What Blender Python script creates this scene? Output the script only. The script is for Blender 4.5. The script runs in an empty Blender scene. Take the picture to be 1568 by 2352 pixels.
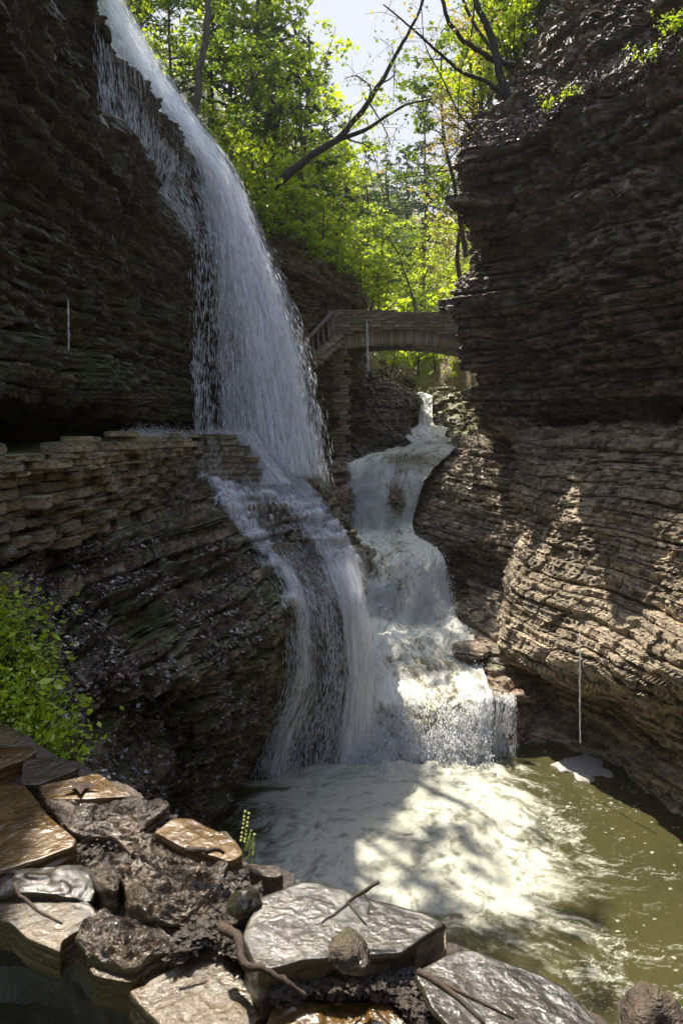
import bpy, math, random
import numpy as np
from mathutils import Vector, Matrix

# ------------------------------------------------------------------ camera, sky, sun
sc = bpy.context.scene
COL = sc.collection
FPX, CX, CY = 1568.0, 784.0, 1176.0
PITCH = math.radians(6.05)
cam_d = bpy.data.cameras.new('camera'); cam = bpy.data.objects.new('camera', cam_d); COL.objects.link(cam)
cam_d.sensor_fit = 'VERTICAL'; cam_d.sensor_height = 36.0; cam_d.lens = 24.0
cam_d.clip_end = 1000; cam_d.clip_start = 0.05
cam.location = (0, 0, 0); cam.rotation_euler = (math.pi/2 - PITCH, 0, 0)
sc.camera = cam
SUN_EL, SUN_AZ = math.radians(60), math.radians(30)     # azimuth: to the left of straight ahead
S = Vector((-math.sin(SUN_AZ)*math.cos(SUN_EL), math.cos(SUN_AZ)*math.cos(SUN_EL), math.sin(SUN_EL)))
sd = bpy.data.lights.new('sun', 'SUN'); sun = bpy.data.objects.new('sun', sd); COL.objects.link(sun)
sd.energy = 3.4; sd.angle = math.radians(0.5); sd.color = (1.0, 0.92, 0.78)
sun.rotation_euler = S.to_track_quat('Z', 'Y').to_euler()
w = bpy.data.worlds.new('World'); sc.world = w; w.use_nodes = True
wn = w.node_tree.nodes; wl = w.node_tree.links; wn.clear()
wo = wn.new('ShaderNodeOutputWorld'); bg = wn.new('ShaderNodeBackground')
sky = wn.new('ShaderNodeTexSky'); sky.sky_type = 'NISHITA'; sky.sun_disc = False
sky.sun_elevation = SUN_EL; sky.sun_rotation = -SUN_AZ; sky.air_density = 1.0; sky.dust_density = 1.5
tc = wn.new('ShaderNodeTexCoord'); nz = wn.new('ShaderNodeTexNoise'); nz.inputs['Scale'].default_value = 1.6; nz.inputs['Detail'].default_value = 5
rp = wn.new('ShaderNodeValToRGB'); rp.color_ramp.elements[0].position = 0.38; rp.color_ramp.elements[1].position = 0.6
mx = wn.new('ShaderNodeMix'); mx.data_type = 'RGBA'; mx.inputs['B'].default_value = (2.4, 2.55, 2.9, 1)
wl.new(tc.outputs['Generated'], nz.inputs['Vector']); wl.new(nz.outputs['Fac'], rp.inputs['Fac'])
wl.new(rp.outputs['Color'], mx.inputs['Factor']); wl.new(sky.outputs['Color'], mx.inputs['A'])
wl.new(mx.outputs['Result'], bg.inputs['Color']); bg.inputs['Strength'].default_value = 0.12
wl.new(bg.outputs['Background'], wo.inputs['Surface'])
sc.view_settings.view_transform = 'Standard'; sc.view_settings.look = 'None'
sc.view_settings.exposure = 1.5; sc.view_settings.gamma = 1.0
sc.view_settings.use_curve_mapping = False
sc.render.engine = 'CYCLES'
sc.cycles.max_bounces = 6; sc.cycles.transparent_max_bounces = 24; sc.cycles.diffuse_bounces = 3; sc.cycles.glossy_bounces = 2
sc.cycles.transmission_bounces = 3; sc.cycles.caustics_reflective = False; sc.cycles.caustics_refractive = False
sc.cycles.use_denoising = True

R = random.Random(7)
RNG = np.random.default_rng(11)

# ------------------------------------------------------------------ small helpers
def ray(px, py):
    u = (px-CX)/FPX; v = (CY-py)/FPX
    return (u, math.cos(PITCH)+v*math.sin(PITCH), -math.sin(PITCH)+v*math.cos(PITCH))
def at(px, py, Y):
    r = ray(px, py); s = Y/r[1]; return (r[0]*s, Y, r[2]*s)
def on(px, py, z):
    r = ray(px, py); s = z/r[2]; return (r[0]*s, r[1]*s, z)
def sstep(a, b, x):
    t = np.clip((x-a)/(b-a), 0, 1); return t*t*(3-2*t)

def _h(ix, iy, iz, seed):
    h = (ix.astype(np.uint32)*np.uint32(374761393) + iy.astype(np.uint32)*np.uint32(668265263)
         + iz.astype(np.uint32)*np.uint32(2147483647) + np.uint32((seed*1274126177) & 0xffffffff))
    h ^= h >> np.uint32(13); h *= np.uint32(1274126177); h ^= h >> np.uint32(16)
    h *= np.uint32(2246822519); h ^= h >> np.uint32(13)
    return (h & np.uint32(0xffffff)).astype(np.float64)/float(0xffffff)*2-1
def vn(x, y, z, seed=0):
    x0 = np.floor(x); y0 = np.floor(y); z0 = np.floor(z)
    fx = x-x0; fy = y-y0; fz = z-z0
    fx = fx*fx*(3-2*fx); fy = fy*fy*(3-2*fy); fz = fz*fz*(3-2*fz)
    ix = x0.astype(np.int64); iy = y0.astype(np.int64); iz = z0.astype(np.int64)
    def L(a, b, t): return a+(b-a)*t
    c = {}
    for i in (0, 1):
        for j in (0, 1):
            for k in (0, 1): c[i, j, k] = _h(ix+i, iy+j, iz+k, seed)
    return L(L(L(c[0,0,0], c[1,0,0], fx), L(c[0,1,0], c[1,1,0], fx), fy), L(L(c[0,0,1], c[1,0,1], fx), L(c[0,1,1], c[1,1,1], fx), fy), fz)
def fbm(x, y, z, seed=0, oct=4, g=.5):
    a = 1.; s = 0.; t = 0.
    for o in range(oct):
        s = s+a*vn(x, y, z, seed+o*17); t += a; a *= g; x = x*2.03+11.3; y = y*2.01+5.7; z = z*2.02+3.1
    return s/t*1.6

def cr(ctrl, n, axis):
    c = np.moveaxis(np.asarray(ctrl, float), axis, 0); m = len(c)
    if m == 2:
        t = np.linspace(0, 1, n).reshape((-1,)+(1,)*(c.ndim-1)); return np.moveaxis(c[0]*(1-t)+c[1]*t, 0, axis)
    ext = np.concatenate([(2*c[0]-c[1])[None], c, (2*c[-1]-c[-2])[None]], 0)
    # spread the samples by arc length
    seg = np.linalg.norm(np.diff(c, axis=0), axis=-1).reshape(m-1, -1).mean(1)
    cum = np.concatenate([[0], np.cumsum(np.maximum(seg, 1e-3)**0.85)]); tt = np.interp(np.linspace(0, cum[-1], n), cum, np.arange(m))
    i = np.clip(tt.astype(int), 0, m-2); t = (tt-i).reshape((-1,)+(1,)*(c.ndim-1))
    p0, p1, p2, p3 = ext[i], ext[i+1], ext[i+2], ext[i+3]
    k = .38
    m1 = (p2-p0)*k; m2 = (p3-p1)*k
    t2 = t*t; t3 = t2*t
    out = (2*t3-3*t2+1)*p1+(t3-2*t2+t)*m1+(-2*t3+3*t2)*p2+(t3-t2)*m2
    return np.moveaxis(out, 0, axis)
def surf(cols, nr, nc):
    """cols: list of columns, each a list of xyz; -> (nr, nc, 3)"""
    c = np.array([[p if len(p) == 3 and not isinstance(p, list) else p for p in col] for col in cols], float)
    c = np.moveaxis(c, 0, 1)
    return cr(cr(c, nr, 0), nc, 1)
def normals(P, toward=None):
    du = np.gradient(P, axis=0); dv = np.gradient(P, axis=1)
    n = np.cross(du, dv); n /= np.linalg.norm(n, axis=-1, keepdims=True)+1e-9
    if toward is None: toward = np.zeros(3)
    if ((toward-P)*n).sum() < 0: n = -n
    return n

def beds_at(z, lo, hi, seed):
    r = np.random.default_rng(seed); b = np.cumsum(r.uniform(lo, hi, int(90/lo)))-30; b = b[b < 45]
    i = np.searchsorted(b, z); i = np.clip(i, 1, len(b)-1)
    fr = (z-b[i-1])/(b[i]-b[i-1]); return i, fr, b[i-1], b[i]
def hash1(i, s): return _h(i.astype(np.int64), np.zeros_like(i)+s, np.zeros_like(i), s)

def rockify(P, seed=1, amp=1.0, terrace=0.75, warp=.14, hs=.35, big=.16, mid=.09, fine=.035, lump=.10, block=1.6, toward=None, rgh=.035, tb=(.07, .26)):
    n = normals(P, toward)
    x, y, z = P[..., 0], P[..., 1], P[..., 2]
    wz = warp*fbm(x*.25, y*.25, z*.12, seed+3, 3)
    zb = z+wz
    ib, fb, _, _ = beds_at(zb, .5, 1.6, seed)
    im, fm, _, _ = beds_at(zb+.05*vn(x*1.1, y*1.1, z*.5, seed+9), .10, .42, seed+1)
    i_f, ff, f0, f1 = beds_at(zb+.02*vn(x*2.5, y*2.5, z, seed+8), .035, .11, seed+2)
    o = big*(.5*hash1(ib, 3)+.9*vn(x*.45+hash1(ib, 5)*9, y*.45, ib*3.7, seed+4))
    # joint blocks: every bed breaks along its own cracks
    a = x*block*.6+y*block+hash1(im, 7)*20+.5*vn(x*.9, y*.9, im*1.7, seed+2); ca = np.floor(a)
    blk = _h(ca.astype(np.int64), im.astype(np.int64), im.astype(np.int64)*0, seed+6)
    crack = np.minimum(a-ca, 1-(a-ca)); crack = 1-sstep(0, .05, crack)
    o = o+mid*(.5*hash1(im, 9)+.75*blk+.5*vn(x*1.7, y*1.7, im*2.3, seed+5))-mid*1.5*crack
    o = o-mid*1.5*(1-sstep(0, .2, fm))                     # recessed joint under each bed
    o = o+fine*(.7*hash1(i_f, 11)+vn(x*4, y*4, i_f*1.3, seed+7))-fine*1.3*(1-sstep(0, .28, ff))
    o = o+lump*fbm(x*.8, y*.8, z*.8, seed+20, 4)+rgh*fbm(x*6, y*6, z*9, seed+30, 4, .6)+fine*.8*_h(np.floor(x*4.4+y*6.1+hash1(i_f, 13)*9).astype(np.int64), i_f.astype(np.int64), i_f.astype(np.int64)*0, seed+50)
    nh = n.copy(); nh[..., 2] *= hs; nh /= np.linalg.norm(nh, axis=-1, keepdims=True)+1e-6
    Q = P+nh*(o*amp)[..., None]
    # stepping where the rock slopes
    up = np.clip(np.abs(n[..., 2])*1.5-.25, 0, 1)*terrace
    it, ft, t0, t1 = beds_at(zb, tb[0], tb[1], seed+40)
    zt = t0+(t1-t0)*sstep(.75, 1.0, ft)-wz
    Q[..., 2] += (zt-z)*up
    return Q

def mesh_obj(name, V, F, mat, parent=None, smooth=False, attrs=None, link=True, uv=None):
    V = np.ascontiguousarray(V, dtype=np.float32).reshape(-1, 3); F = np.ascontiguousarray(F, dtype=np.int32)
    me = bpy.data.meshes.new(name); k = F.shape[1]
    me.vertices.add(len(V)); me.vertices.foreach_set('co', V.ravel())
    me.loops.add(F.size); me.loops.foreach_set('vertex_index', F.ravel())
    me.polygons.add(len(F)); me.polygons.foreach_set('loop_start', np.arange(0, F.size, k, dtype=np.int32))
    me.polygons.foreach_set('loop_total', np.full(len(F), k, dtype=np.int32))
    me.polygons.foreach_set('use_smooth', np.full(len(F), smooth, dtype=bool))
    if attrs:
        for an, av in attrs.items():
            a = me.attributes.new(an, 'FLOAT', 'POINT'); a.data.foreach_set('value', np.ascontiguousarray(av, dtype=np.float32).ravel())
    if uv is not None:
        l = me.uv_layers.new(name='uv'); l.data.foreach_set('uv', np.ascontiguousarray(uv[F.ravel()], dtype=np.float32).ravel())
    me.update(); me.validate()
    if mat: me.materials.append(mat)
    o = bpy.data.objects.new(name, me)
    if link: COL.objects.link(o)
    if parent: o.parent = parent
    return o
def grid_faces(nr, nc):
    i = np.arange(nr*nc).reshape(nr, nc)
    return np.stack([i[:-1, :-1], i[:-1, 1:], i[1:, 1:], i[1:, :-1]], -1).reshape(-1, 4)
def grid_obj(name, P, mat, **k):
    return mesh_obj(name, P, grid_faces(P.shape[0], P.shape[1]), mat, **k)
def tag(o, label=None, cat=None, group=None, kind=None):
    if label: o['label'] = label
    if cat: o['category'] = cat
    if group: o['group'] = group
    if kind: o['kind'] = kind
    return o
def empty(name, loc=(0, 0, 0), rz=0):
    o = bpy.data.objects.new(name, None); o.empty_display_size = .1; COL.objects.link(o); o.location = loc; o.rotation_euler = (0, 0, rz); return o
def copy_tree(o, parent=None):
    c = o.copy(); COL.objects.link(c); c.parent = parent
    for ch in [q for q in o.children]: copy_tree(ch, c)
    return c

class MB:
    def __init__(s): s.v = []; s.f = []
    def add(s, vs, fs):
        b = len(s.v); s.v += [tuple(p) for p in vs]; s.f += [tuple(b+i for i in f) for f in fs]
    def tube(s, pts, rad, n=6, cap=True):
        pts = [Vector(p) for p in pts]; rings = []; m = len(pts)
        up = Vector((.13, .21, 1))
        for i, p in enumerate(pts):
            d = (pts[min(i+1, m-1)]-pts[max(i-1, 0)]).normalized()
            a = d.cross(up if abs(d.dot(up.normalized())) < .95 else Vector((1, 0, 0))).normalized(); b = d.cross(a)
            r = rad[i] if hasattr(rad, '__len__') else rad
            rings.append([p+(a*math.cos(2*math.pi*k/n)+b*math.sin(2*math.pi*k/n))*r for k in range(n)])
        vs = [q for rg in rings for q in rg]; fs = []
        for i in range(m-1):
            for k in range(n): fs.append((i*n+k, i*n+(k+1) % n, (i+1)*n+(k+1) % n, (i+1)*n+k))
        if cap: fs += [tuple(range(n))[::-1], tuple((m-1)*n+k for k in range(n))]
        s.add(vs, fs)
    def box(s, c, h, M=None, taper=0):
        vs = []
        for z in (-1, 1):
            for y in (-1, 1):
                for x in (-1, 1): vs.append(Vector((x*h[0]*(1-taper*(z > 0)), y*h[1]*(1-taper*(z > 0)), z*h[2])))
        if M is not None: vs = [M @ q for q in vs]
        s.add([q+Vector(c) for q in vs], [(0,2,3,1), (4,5,7,6), (0,1,5,4), (2,6,7,3), (0,4,6,2), (1,3,7,5)])
    def build(s, name, mat, parent=None, smooth=False, link=True):
        me = bpy.data.meshes.new(name); me.from_pydata(s.v, [], s.f); me.update()
        if smooth: me.polygons.foreach_set('use_smooth', [True]*len(me.polygons))
        if mat: me.materials.append(mat)
        o = bpy.data.objects.new(name, me)
        if link: COL.objects.link(o)
        if parent: o.parent = parent
        return o

# ------------------------------------------------------------------ materials
class NT:
    def __init__(s, name):
        s.m = bpy.data.materials.new(name); s.m.use_nodes = True; s.t = s.m.node_tree; s.n = s.t.nodes; s.l = s.t.links; s.n.clear()
        s.out = s.n.new('ShaderNodeOutputMaterial')
    def node(s, typ, ins=None, **props):
        n = s.n.new(typ)
        for k, v in props.items(): setattr(n, k, v)
        if ins:
            for k, v in ins.items():
                if isinstance(v, bpy.types.NodeSocket): s.l.new(v, n.inputs[k])
                else: n.inputs[k].default_value = v
        return n
    def noise(s, vec, scale, detail=4, rough=.55, dist=0, w=None):
        n = s.node('ShaderNodeTexNoise', {'Scale': scale, 'Detail': detail, 'Roughness': rough, 'Distortion': dist})
        if vec is not None: s.l.new(vec, n.inputs['Vector'])
        return n.outputs['Fac']
    def mapv(s, vec, scale=(1, 1, 1), loc=(0, 0, 0)):
        return s.node('ShaderNodeMapping', {'Vector': vec, 'Scale': scale, 'Location': loc}).outputs[0]
    def ramp(s, fac, stops, interp='LINEAR'):
        r = s.node('ShaderNodeValToRGB', {'Fac': fac}); cr_ = r.color_ramp; cr_.interpolation = interp
        while len(cr_.elements) > 1: cr_.elements.remove(cr_.elements[-1])
        for i, (p, c) in enumerate(stops):
            e = cr_.elements[0] if i == 0 else cr_.elements.new(p); e.position = p
            e.color = (c, c, c, 1) if not hasattr(c, '__len__') else (*c, 1)
        return r.outputs['Color']
    def mix(s, f, a, b, mode='MIX'):
        n = s.node('ShaderNodeMix', data_type='RGBA', blend_type=mode)
        for k, v in (('Factor', f), ('A', a), ('B', b)):
            if isinstance(v, bpy.types.NodeSocket): s.l.new(v, n.inputs[k])
            else: n.inputs[k].default_value = v if k == 'Factor' else (*v, 1)
        return n.outputs['Result']
    def math(s, op, a, b=None, c=None, clamp=False):
        n = s.node('ShaderNodeMath', operation=op, use_clamp=clamp)
        for i, v in enumerate((a, b, c)):
            if v is None: continue
            if isinstance(v, bpy.types.NodeSocket): s.l.new(v, n.inputs[i])
            else: n.inputs[i].default_value = v
        return n.outputs[0]
    def bump(s, h, strength, dist, normal=None):
        n = s.node('ShaderNodeBump', {'Height': h, 'Strength': strength, 'Distance': dist})
        if normal is not None: s.l.new(normal, n.inputs['Normal'])
        return n.outputs['Normal']
    def surf(s, sh): s.l.new(sh, s.out.inputs['Surface']); return s.m

def rock_mat(name, dark, mid, light, moss=0.0, wet=.5, mossc=(.045, .06, .008), zs=5.0, rmin=.22, rmax=.8, stain=None):
    K = 1.5 if rmax > .6 and wet < .45 else 1.15; dark, mid, light = (tuple(q*K for q in c_) for c_ in (dark, mid, light))
    t = NT(name); co = t.node('ShaderNodeTexCoord').outputs['Object']
    geo = t.node('ShaderNodeNewGeometry')
    a = t.noise(t.mapv(co, (.7, .7, zs)), 1.0, 6, .65, .6)
    b = t.noise(t.mapv(co, (1, 1, 1.6)), 5.0, 5, .6)
    c = t.ramp(t.mix(.45, a, b), [(.38, dark), (.5, mid), (.62, light)])
    fine = t.noise(t.mapv(co, (1, 1, 2.5)), 22, 4, .7)
    c = t.mix(1.0, c, t.ramp(fine, [(.34, .38), (.48, .95), (.66, 1.45)]), 'MULTIPLY')  # paints shade into the pits of the grain and lifts its crests
    if stain:
        st = t.ramp(t.noise(t.mapv(co, (1.4, 1.4, .6)), 1.1, 4, .6), [(.52, 0.), (.66, .75)])
        c = t.mix(st, c, stain)
    if moss > 0:
        sep = t.node('ShaderNodeSeparateXYZ', {'Vector': geo.outputs['Normal']}).outputs['Z']
        mn = t.noise(co, .9, 6, .7, .4)
        mm = t.math('ADD', t.math('MULTIPLY', sep, .22), mn)
        mm = t.ramp(mm, [(.74-.3*moss, 0.), (.84-.3*moss, 1.)])
        mc = t.mix(t.noise(co, 14, 3), mossc, (mossc[0]*2.0, mossc[1]*1.9, mossc[2]*1.3))
        c = t.mix(t.math('MULTIPLY', mm, .85), c, mc)
    r = t.ramp(t.noise(t.mapv(co, (1, 1, 2)), 2.3, 5, .6), [(.5-.25*wet-.05, rmax), (.78-.25*wet, rmin)][::1])
    h1 = t.noise(t.mapv(co, (1, 1, 3.5)), 9, 6, .7)
    n1 = t.bump(h1, .75, .07); n2 = t.bump(fine, .7, .02, n1)
    p = t.node('ShaderNodeBsdfPrincipled', {'Base Color': c, 'Roughness': r, 'Normal': n2, 'Specular IOR Level': .5, 'Coat Weight': t.math('MULTIPLY', t.ramp(t.noise(co, 1.7, 4), [(.4, 0.), (.6, 1.)]), wet), 'Coat Roughness': .13, 'Coat Normal': n2})
    return t.surf(p.outputs[0])

M_rock_right = rock_mat('rock_dry_tan_sunlit', (.05, .038, .026), (.21, .165, .11), (.42, .335, .235), moss=.0, wet=.42, rmin=.3)  # dry tan rock, its pale tone raised to suggest sunlight
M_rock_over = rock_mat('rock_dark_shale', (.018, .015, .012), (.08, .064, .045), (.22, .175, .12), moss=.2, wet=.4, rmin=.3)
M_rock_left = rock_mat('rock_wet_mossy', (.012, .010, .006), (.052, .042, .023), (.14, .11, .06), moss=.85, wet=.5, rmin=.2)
M_rock_apron = rock_mat('rock_wet_apron', (.028, .021, .014), (.15, .112, .073), (.38, .30, .20), moss=.6, wet=1.0, rmin=.06, rmax=.35, zs=7)
M_rock_flank = rock_mat('rock_wet_flank', (.05, .042, .034), (.25, .20, .15), (.46, .38, .28), moss=.1, wet=.9, rmin=.1, rmax=.5, zs=7, stain=(.2, .11, .045))
M_rock_far = rock_mat('rock_far_bank', (.05, .042, .03), (.15, .125, .085), (.32, .27, .18), moss=.55, wet=.4, mossc=(.10, .12, .02))  # moss tone brightened to carry sunlight on the far bank
M_stone = [rock_mat('masonry_stone', (.09, .075, .045), (.25, .21, .13), (.42, .36, .23), moss=.25, wet=.3, zs=2.5),
           rock_mat('masonry_stone_pale', (.14, .12, .08), (.34, .29, .19), (.50, .44, .30), moss=.15, wet=.3, zs=2.5),
           rock_mat('masonry_stone_brown', (.10, .075, .04), (.26, .195, .11), (.42, .33, .19), moss=.3, wet=.3, zs=2.5)]
M_mortar = rock_mat('mortar', (.02, .018, .013), (.045, .04, .03), (.07, .06, .045), moss=.3, wet=.2)
M_soil = rock_mat('forest_soil', (.02, .014, .008), (.055, .038, .02), (.12, .085, .05), moss=.6, wet=0, mossc=(.06, .09, .01))
M_slope_far = rock_mat('leafy_slope', (.08, .055, .035), (.2, .15, .10), (.34, .27, .19), moss=.55, wet=0, mossc=(.12, .16, .02))

def slab_mat(name, c1, c2, c3, rough_lo, rough_hi, bumpy, grain):
    t = NT(name); co = t.node('ShaderNodeTexCoord').outputs['Object']
    a = t.noise(co, 3.2, 6, .6, .5); b = t.noise(co, 16, 5, .7)
    c = t.ramp(t.mix(.3, a, b), [(.36, c1), (.5, c2), (.66, c3)])
    spots = t.ramp(t.noise(co, 38, 3, .6), [(.62, 1.), (.72, .35)])
    c = t.mix(1., c, spots, 'MULTIPLY')
    r = t.ramp(t.noise(co, 6, 4), [(.35, rough_lo), (.7, rough_hi)])
    h = t.noise(co, grain, 6, .62); n1 = t.bump(h, bumpy, .02)
    h2 = t.noise(co, grain*5, 3, .6); n2 = t.bump(h2, bumpy*.5, .004, n1)
    p = t.node('ShaderNodeBsdfPrincipled', {'Base Color': c, 'Roughness': r, 'Normal': n2, 'Specular IOR Level': .6, 'Coat Weight': .65, 'Coat Roughness': .09, 'Coat Normal': n2})
    return t.surf(p.outputs[0])
M_slab_ochre = slab_mat('wet_ochre_slab', (.04, .022, .006), (.115, .062, .016), (.18, .105, .032), .08, .4, .4, 22)
M_slab_grey = slab_mat('wet_grey_slab', (.012, .010, .007), (.034, .029, .019), (.075, .064, .045), .05, .16, .35, 44)
M_slab_riven = slab_mat('wet_riven_rock', (.012, .007, .003), (.055, .034, .015), (.13, .085, .045), .05, .22, 1.0, 26)
M_slab_brown = slab_mat('wet_brown_slab', (.018, .012, .004), (.07, .044, .014), (.12, .08, .03), .12, .4, .45, 44)
M_round = rock_mat('round_rock', (.02, .014, .01), (.06, .042, .028), (.12, .09, .06), moss=.2, wet=.3)
M_pebble_debris = slab_mat('wet_debris', (.02, .014, .009), (.06, .043, .028), (.15, .11, .075), .2, .6, .9, 60)

def water_mat(name, olive=(.050, .046, .016), foamc=(.74, .74, .67), bumpsc=7., bs=.35):
    t = NT(name); co = t.node('ShaderNodeTexCoord').outputs['Object']
    f = t.node('ShaderNodeAttribute', attribute_name='foam').outputs['Fac']
    fz = t.noise(co, 14, 4, .6)
    ff = t.math('ADD', f, t.math('MULTIPLY', t.math('SUBTRACT', fz, .5), .35), clamp=True)
    tint = t.mix(t.noise(co, .6, 3), olive, (olive[0]*1.9, olive[1]*1.75, olive[2]*1.6))
    fc = t.mix(t.noise(co, 1.3, 3), foamc, (foamc[0]*.93, foamc[1]*.93, foamc[2]*.84))
    c = t.mix(t.ramp(ff, [(.12, 0.), (.4, .3), (.85, 1.)]), tint, fc)
    r = t.ramp(ff, [(.1, .07), (.7, .55)])
    n = t.bump(t.noise(co, bumpsc, 5, .6), bs, .06); n = t.bump(t.noise(co, bumpsc*5, 3, .6), bs*.8, .012, n)
    p = t.node('ShaderNodeBsdfPrincipled', {'Base Color': c, 'Roughness': r, 'Normal': n, 'IOR': 1.33, 'Specular IOR Level': .8})
    return t.surf(p.outputs[0])
M_pool = water_mat('pool_water', foamc=(.52, .52, .45), olive=(.040, .040, .017), bs=.45)
M_cascade = water_mat('cascade_water', olive=(.14, .13, .07), foamc=(.92, .92, .86), bumpsc=9, bs=.6)

def fall_mat(name, col=(.93, .95, 1.0), sx=20., sy=.8, lo=.50, hi=.66, amax=.97):
    t = NT(name); uv = t.node('ShaderNodeUVMap').outputs[0]
    d = t.node('ShaderNodeAttribute', attribute_name='dens').outputs['Fac']
    n1 = t.noise(t.mapv(uv, (sx, sy, 1)), 1., 5, .65, .3); n2 = t.noise(t.mapv(uv, (sx*3.2, sy*5, 1)), 1., 3, .6, .2)
    n = t.mix(.38, n1, n2)
    a = t.math('ADD', n, t.math('MULTIPLY', t.math('SUBTRACT', d, .5), .3))
    a = t.math('MULTIPLY', t.ramp(a, [(lo, 0.), (hi, amax)]), t.ramp(d, [(0., 0.), (.15, 1.)]))
    df = t.node('ShaderNodeBsdfDiffuse', {'Color': (*col, 1)}); tl = t.node('ShaderNodeBsdfTranslucent', {'Color': (*col, 1)})
    m1 = t.node('ShaderNodeMixShader', {0: .3, 1: df.outputs[0], 2: tl.outputs[0]})
    tr = t.node('ShaderNodeBsdfTransparent')
    m2 = t.node('ShaderNodeMixShader', {0: a, 1: tr.outputs[0], 2: m1.outputs[0]})
    return t.surf(m2.outputs[0])
M_fall = fall_mat('falling_water')
M_fall_thin = fall_mat('thin_falling_water', lo=.53, hi=.68, amax=.8)
M_mistf = fall_mat('spray_veil', sx=2.2, sy=1.0, lo=.30, hi=1.0, amax=.28)
def drop_mat():
    t = NT('water_drops')
    p = t.node('ShaderNodeBsdfPrincipled', {'Base Color': (.95, .97, 1., 1), 'Roughness': .25, 'IOR': 1.33})
    tl = t.node('ShaderNodeBsdfTranslucent', {'Color': (.95, .97, 1., 1)})
    return t.surf(t.node('ShaderNodeMixShader', {0: .3, 1: p.outputs[0], 2: tl.outputs[0]}).outputs[0])
M_drop = drop_mat()

def leaf_mat(name, c1, c2, trans=.55, tc_=None, rough=.45):
    t = NT(name); geo = t.node('ShaderNodeNewGeometry'); rnd = geo.outputs['Random Per Island']
    oi = t.node('ShaderNodeObjectInfo').outputs['Random']
    c = t.mix(rnd, c1, c2); c = t.mix(1., c, t.ramp(oi, [(0., .8), (1., 1.15)]), 'MULTIPLY')
    tcol = t.mix(1., c, tc_ or (1.9, 1.9, .8), 'MULTIPLY')
    p = t.node('ShaderNodeBsdfPrincipled', {'Base Color': c, 'Roughness': rough})
    tl = t.node('ShaderNodeBsdfTranslucent', {'Color': tcol})
    return t.surf(t.node('ShaderNodeMixShader', {0: trans, 1: p.outputs[0], 2: tl.outputs[0]}).outputs[0])
M_leaf_bright = leaf_mat('spring_leaf', (.16, .25, .015), (.28, .34, .03), .6, (2.2, 2.05, .9))
M_leaf_mid = leaf_mat('green_leaf', (.06, .11, .012), (.13, .19, .02), .5, (2.2, 2.1, .95))
M_leaf_dark = leaf_mat('hemlock_needles', (.02, .045, .018), (.05, .08, .02), .35, (2., 2., 1.3))
M_leaf_tan = leaf_mat('bud_leaf', (.28, .2, .07), (.3, .28, .06), .55, (1.6, 1.5, 1.))
M_leaf_fern = leaf_mat('fern_leaf', (.27, .40, .02), (.52, .62, .06), .4, (1.6, 1.6, .7), .3)
def bark_mat(name, c1, c2):
    t = NT(name); co = t.node('ShaderNodeTexCoord').outputs['Object']
    n = t.noise(t.mapv(co, (1, 1, .25)), 9, 5, .7)
    p = t.node('ShaderNodeBsdfPrincipled', {'Base Color': t.ramp(n, [(.35, c1), (.65, c2)]), 'Roughness': .85, 'Normal': t.bump(n, .6, .03)})
    return t.surf(p.outputs[0])
M_bark = bark_mat('bark_grey', (.03, .026, .02), (.11, .095, .075))
M_bark_dark = bark_mat('bark_dark_wet', (.012, .011, .012), (.045, .04, .038))
M_wood = bark_mat('weathered_wood', (.12, .10, .075), (.28, .24, .19))
M_twig = bark_mat('wet_twig', (.015, .01, .008), (.07, .045, .03))
def litter_mat():
    t = NT('wet_litter_glint_tones'); rnd = t.node('ShaderNodeNewGeometry').outputs['Random Per Island']
    c = t.ramp(rnd, [(0., (.02, .014, .012)), (.55, (.06, .045, .042)), (.85, (.15, .12, .12)), (1., (.3, .22, .12))])  # paler purplish leaf tones stand in for wet glints
    p = t.node('ShaderNodeBsdfPrincipled', {'Base Color': c, 'Roughness': .22, 'Specular IOR Level': .6, 'Coat Weight': .6, 'Coat Roughness': .25, 'Coat IOR': 1.5})
    return t.surf(p.outputs[0])
M_litter = litter_mat()
def plain(name, c, r=.6, spec=.5, metal=0):
    t = NT(name); co = t.node('ShaderNodeTexCoord').outputs['Object']; n = t.noise(co, 12, 4)
    cc = t.mix(1., c, t.ramp(n, [(.3, .75), (.7, 1.15)]), 'MULTIPLY')
    return t.surf(t.node('ShaderNodeBsdfPrincipled', {'Base Color': cc, 'Roughness': r, 'Specular IOR Level': spec, 'Metallic': metal}).outputs[0])
M_foam = plain('floating_foam', (.40, .36, .34), .7)
M_metal = plain('galvanised_rail', (.55, .53, .5), .5, .5, .3)
M_sign = plain('pale_sign', (.6, .62, .5), .5)

# ------------------------------------------------------------------ leaves / litter arrays
def leaf_quads(c, size, seed, flat=0.0, ratio=.6, nrm=None, fold=True):
    r = np.random.default_rng(seed); n = len(c); size = size*np.clip(r.lognormal(0, .35, n), .4, 2.2)
    a = r.normal(size=(n, 3)); a[:, 2] *= (1-flat)
    if nrm is not None: a = a-nrm*(a*nrm).sum(1, keepdims=True)*flat
    a /= np.linalg.norm(a, axis=1, keepdims=True)+1e-9
    b = r.normal(size=(n, 3)); b[:, 2] *= (1-flat)
    if nrm is not None: b = b-nrm*(b*nrm).sum(1, keepdims=True)*flat
    b = b-a*(a*b).sum(1, keepdims=True); b /= np.linalg.norm(b, axis=1, keepdims=True)+1e-9
    s = (size*r.uniform(.6, 1.4, n))[:, None]
    V = np.stack([c-a*s*.5, c+b*s*.5*ratio, c+a*s*.5, c-b*s*.5*ratio], 1).reshape(-1, 3)
    F = np.arange(n*4).reshape(n, 4)
    return V, F

# ================================================================== THE GORGE (setting)
NX = lambda *p: tuple(p)
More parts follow.
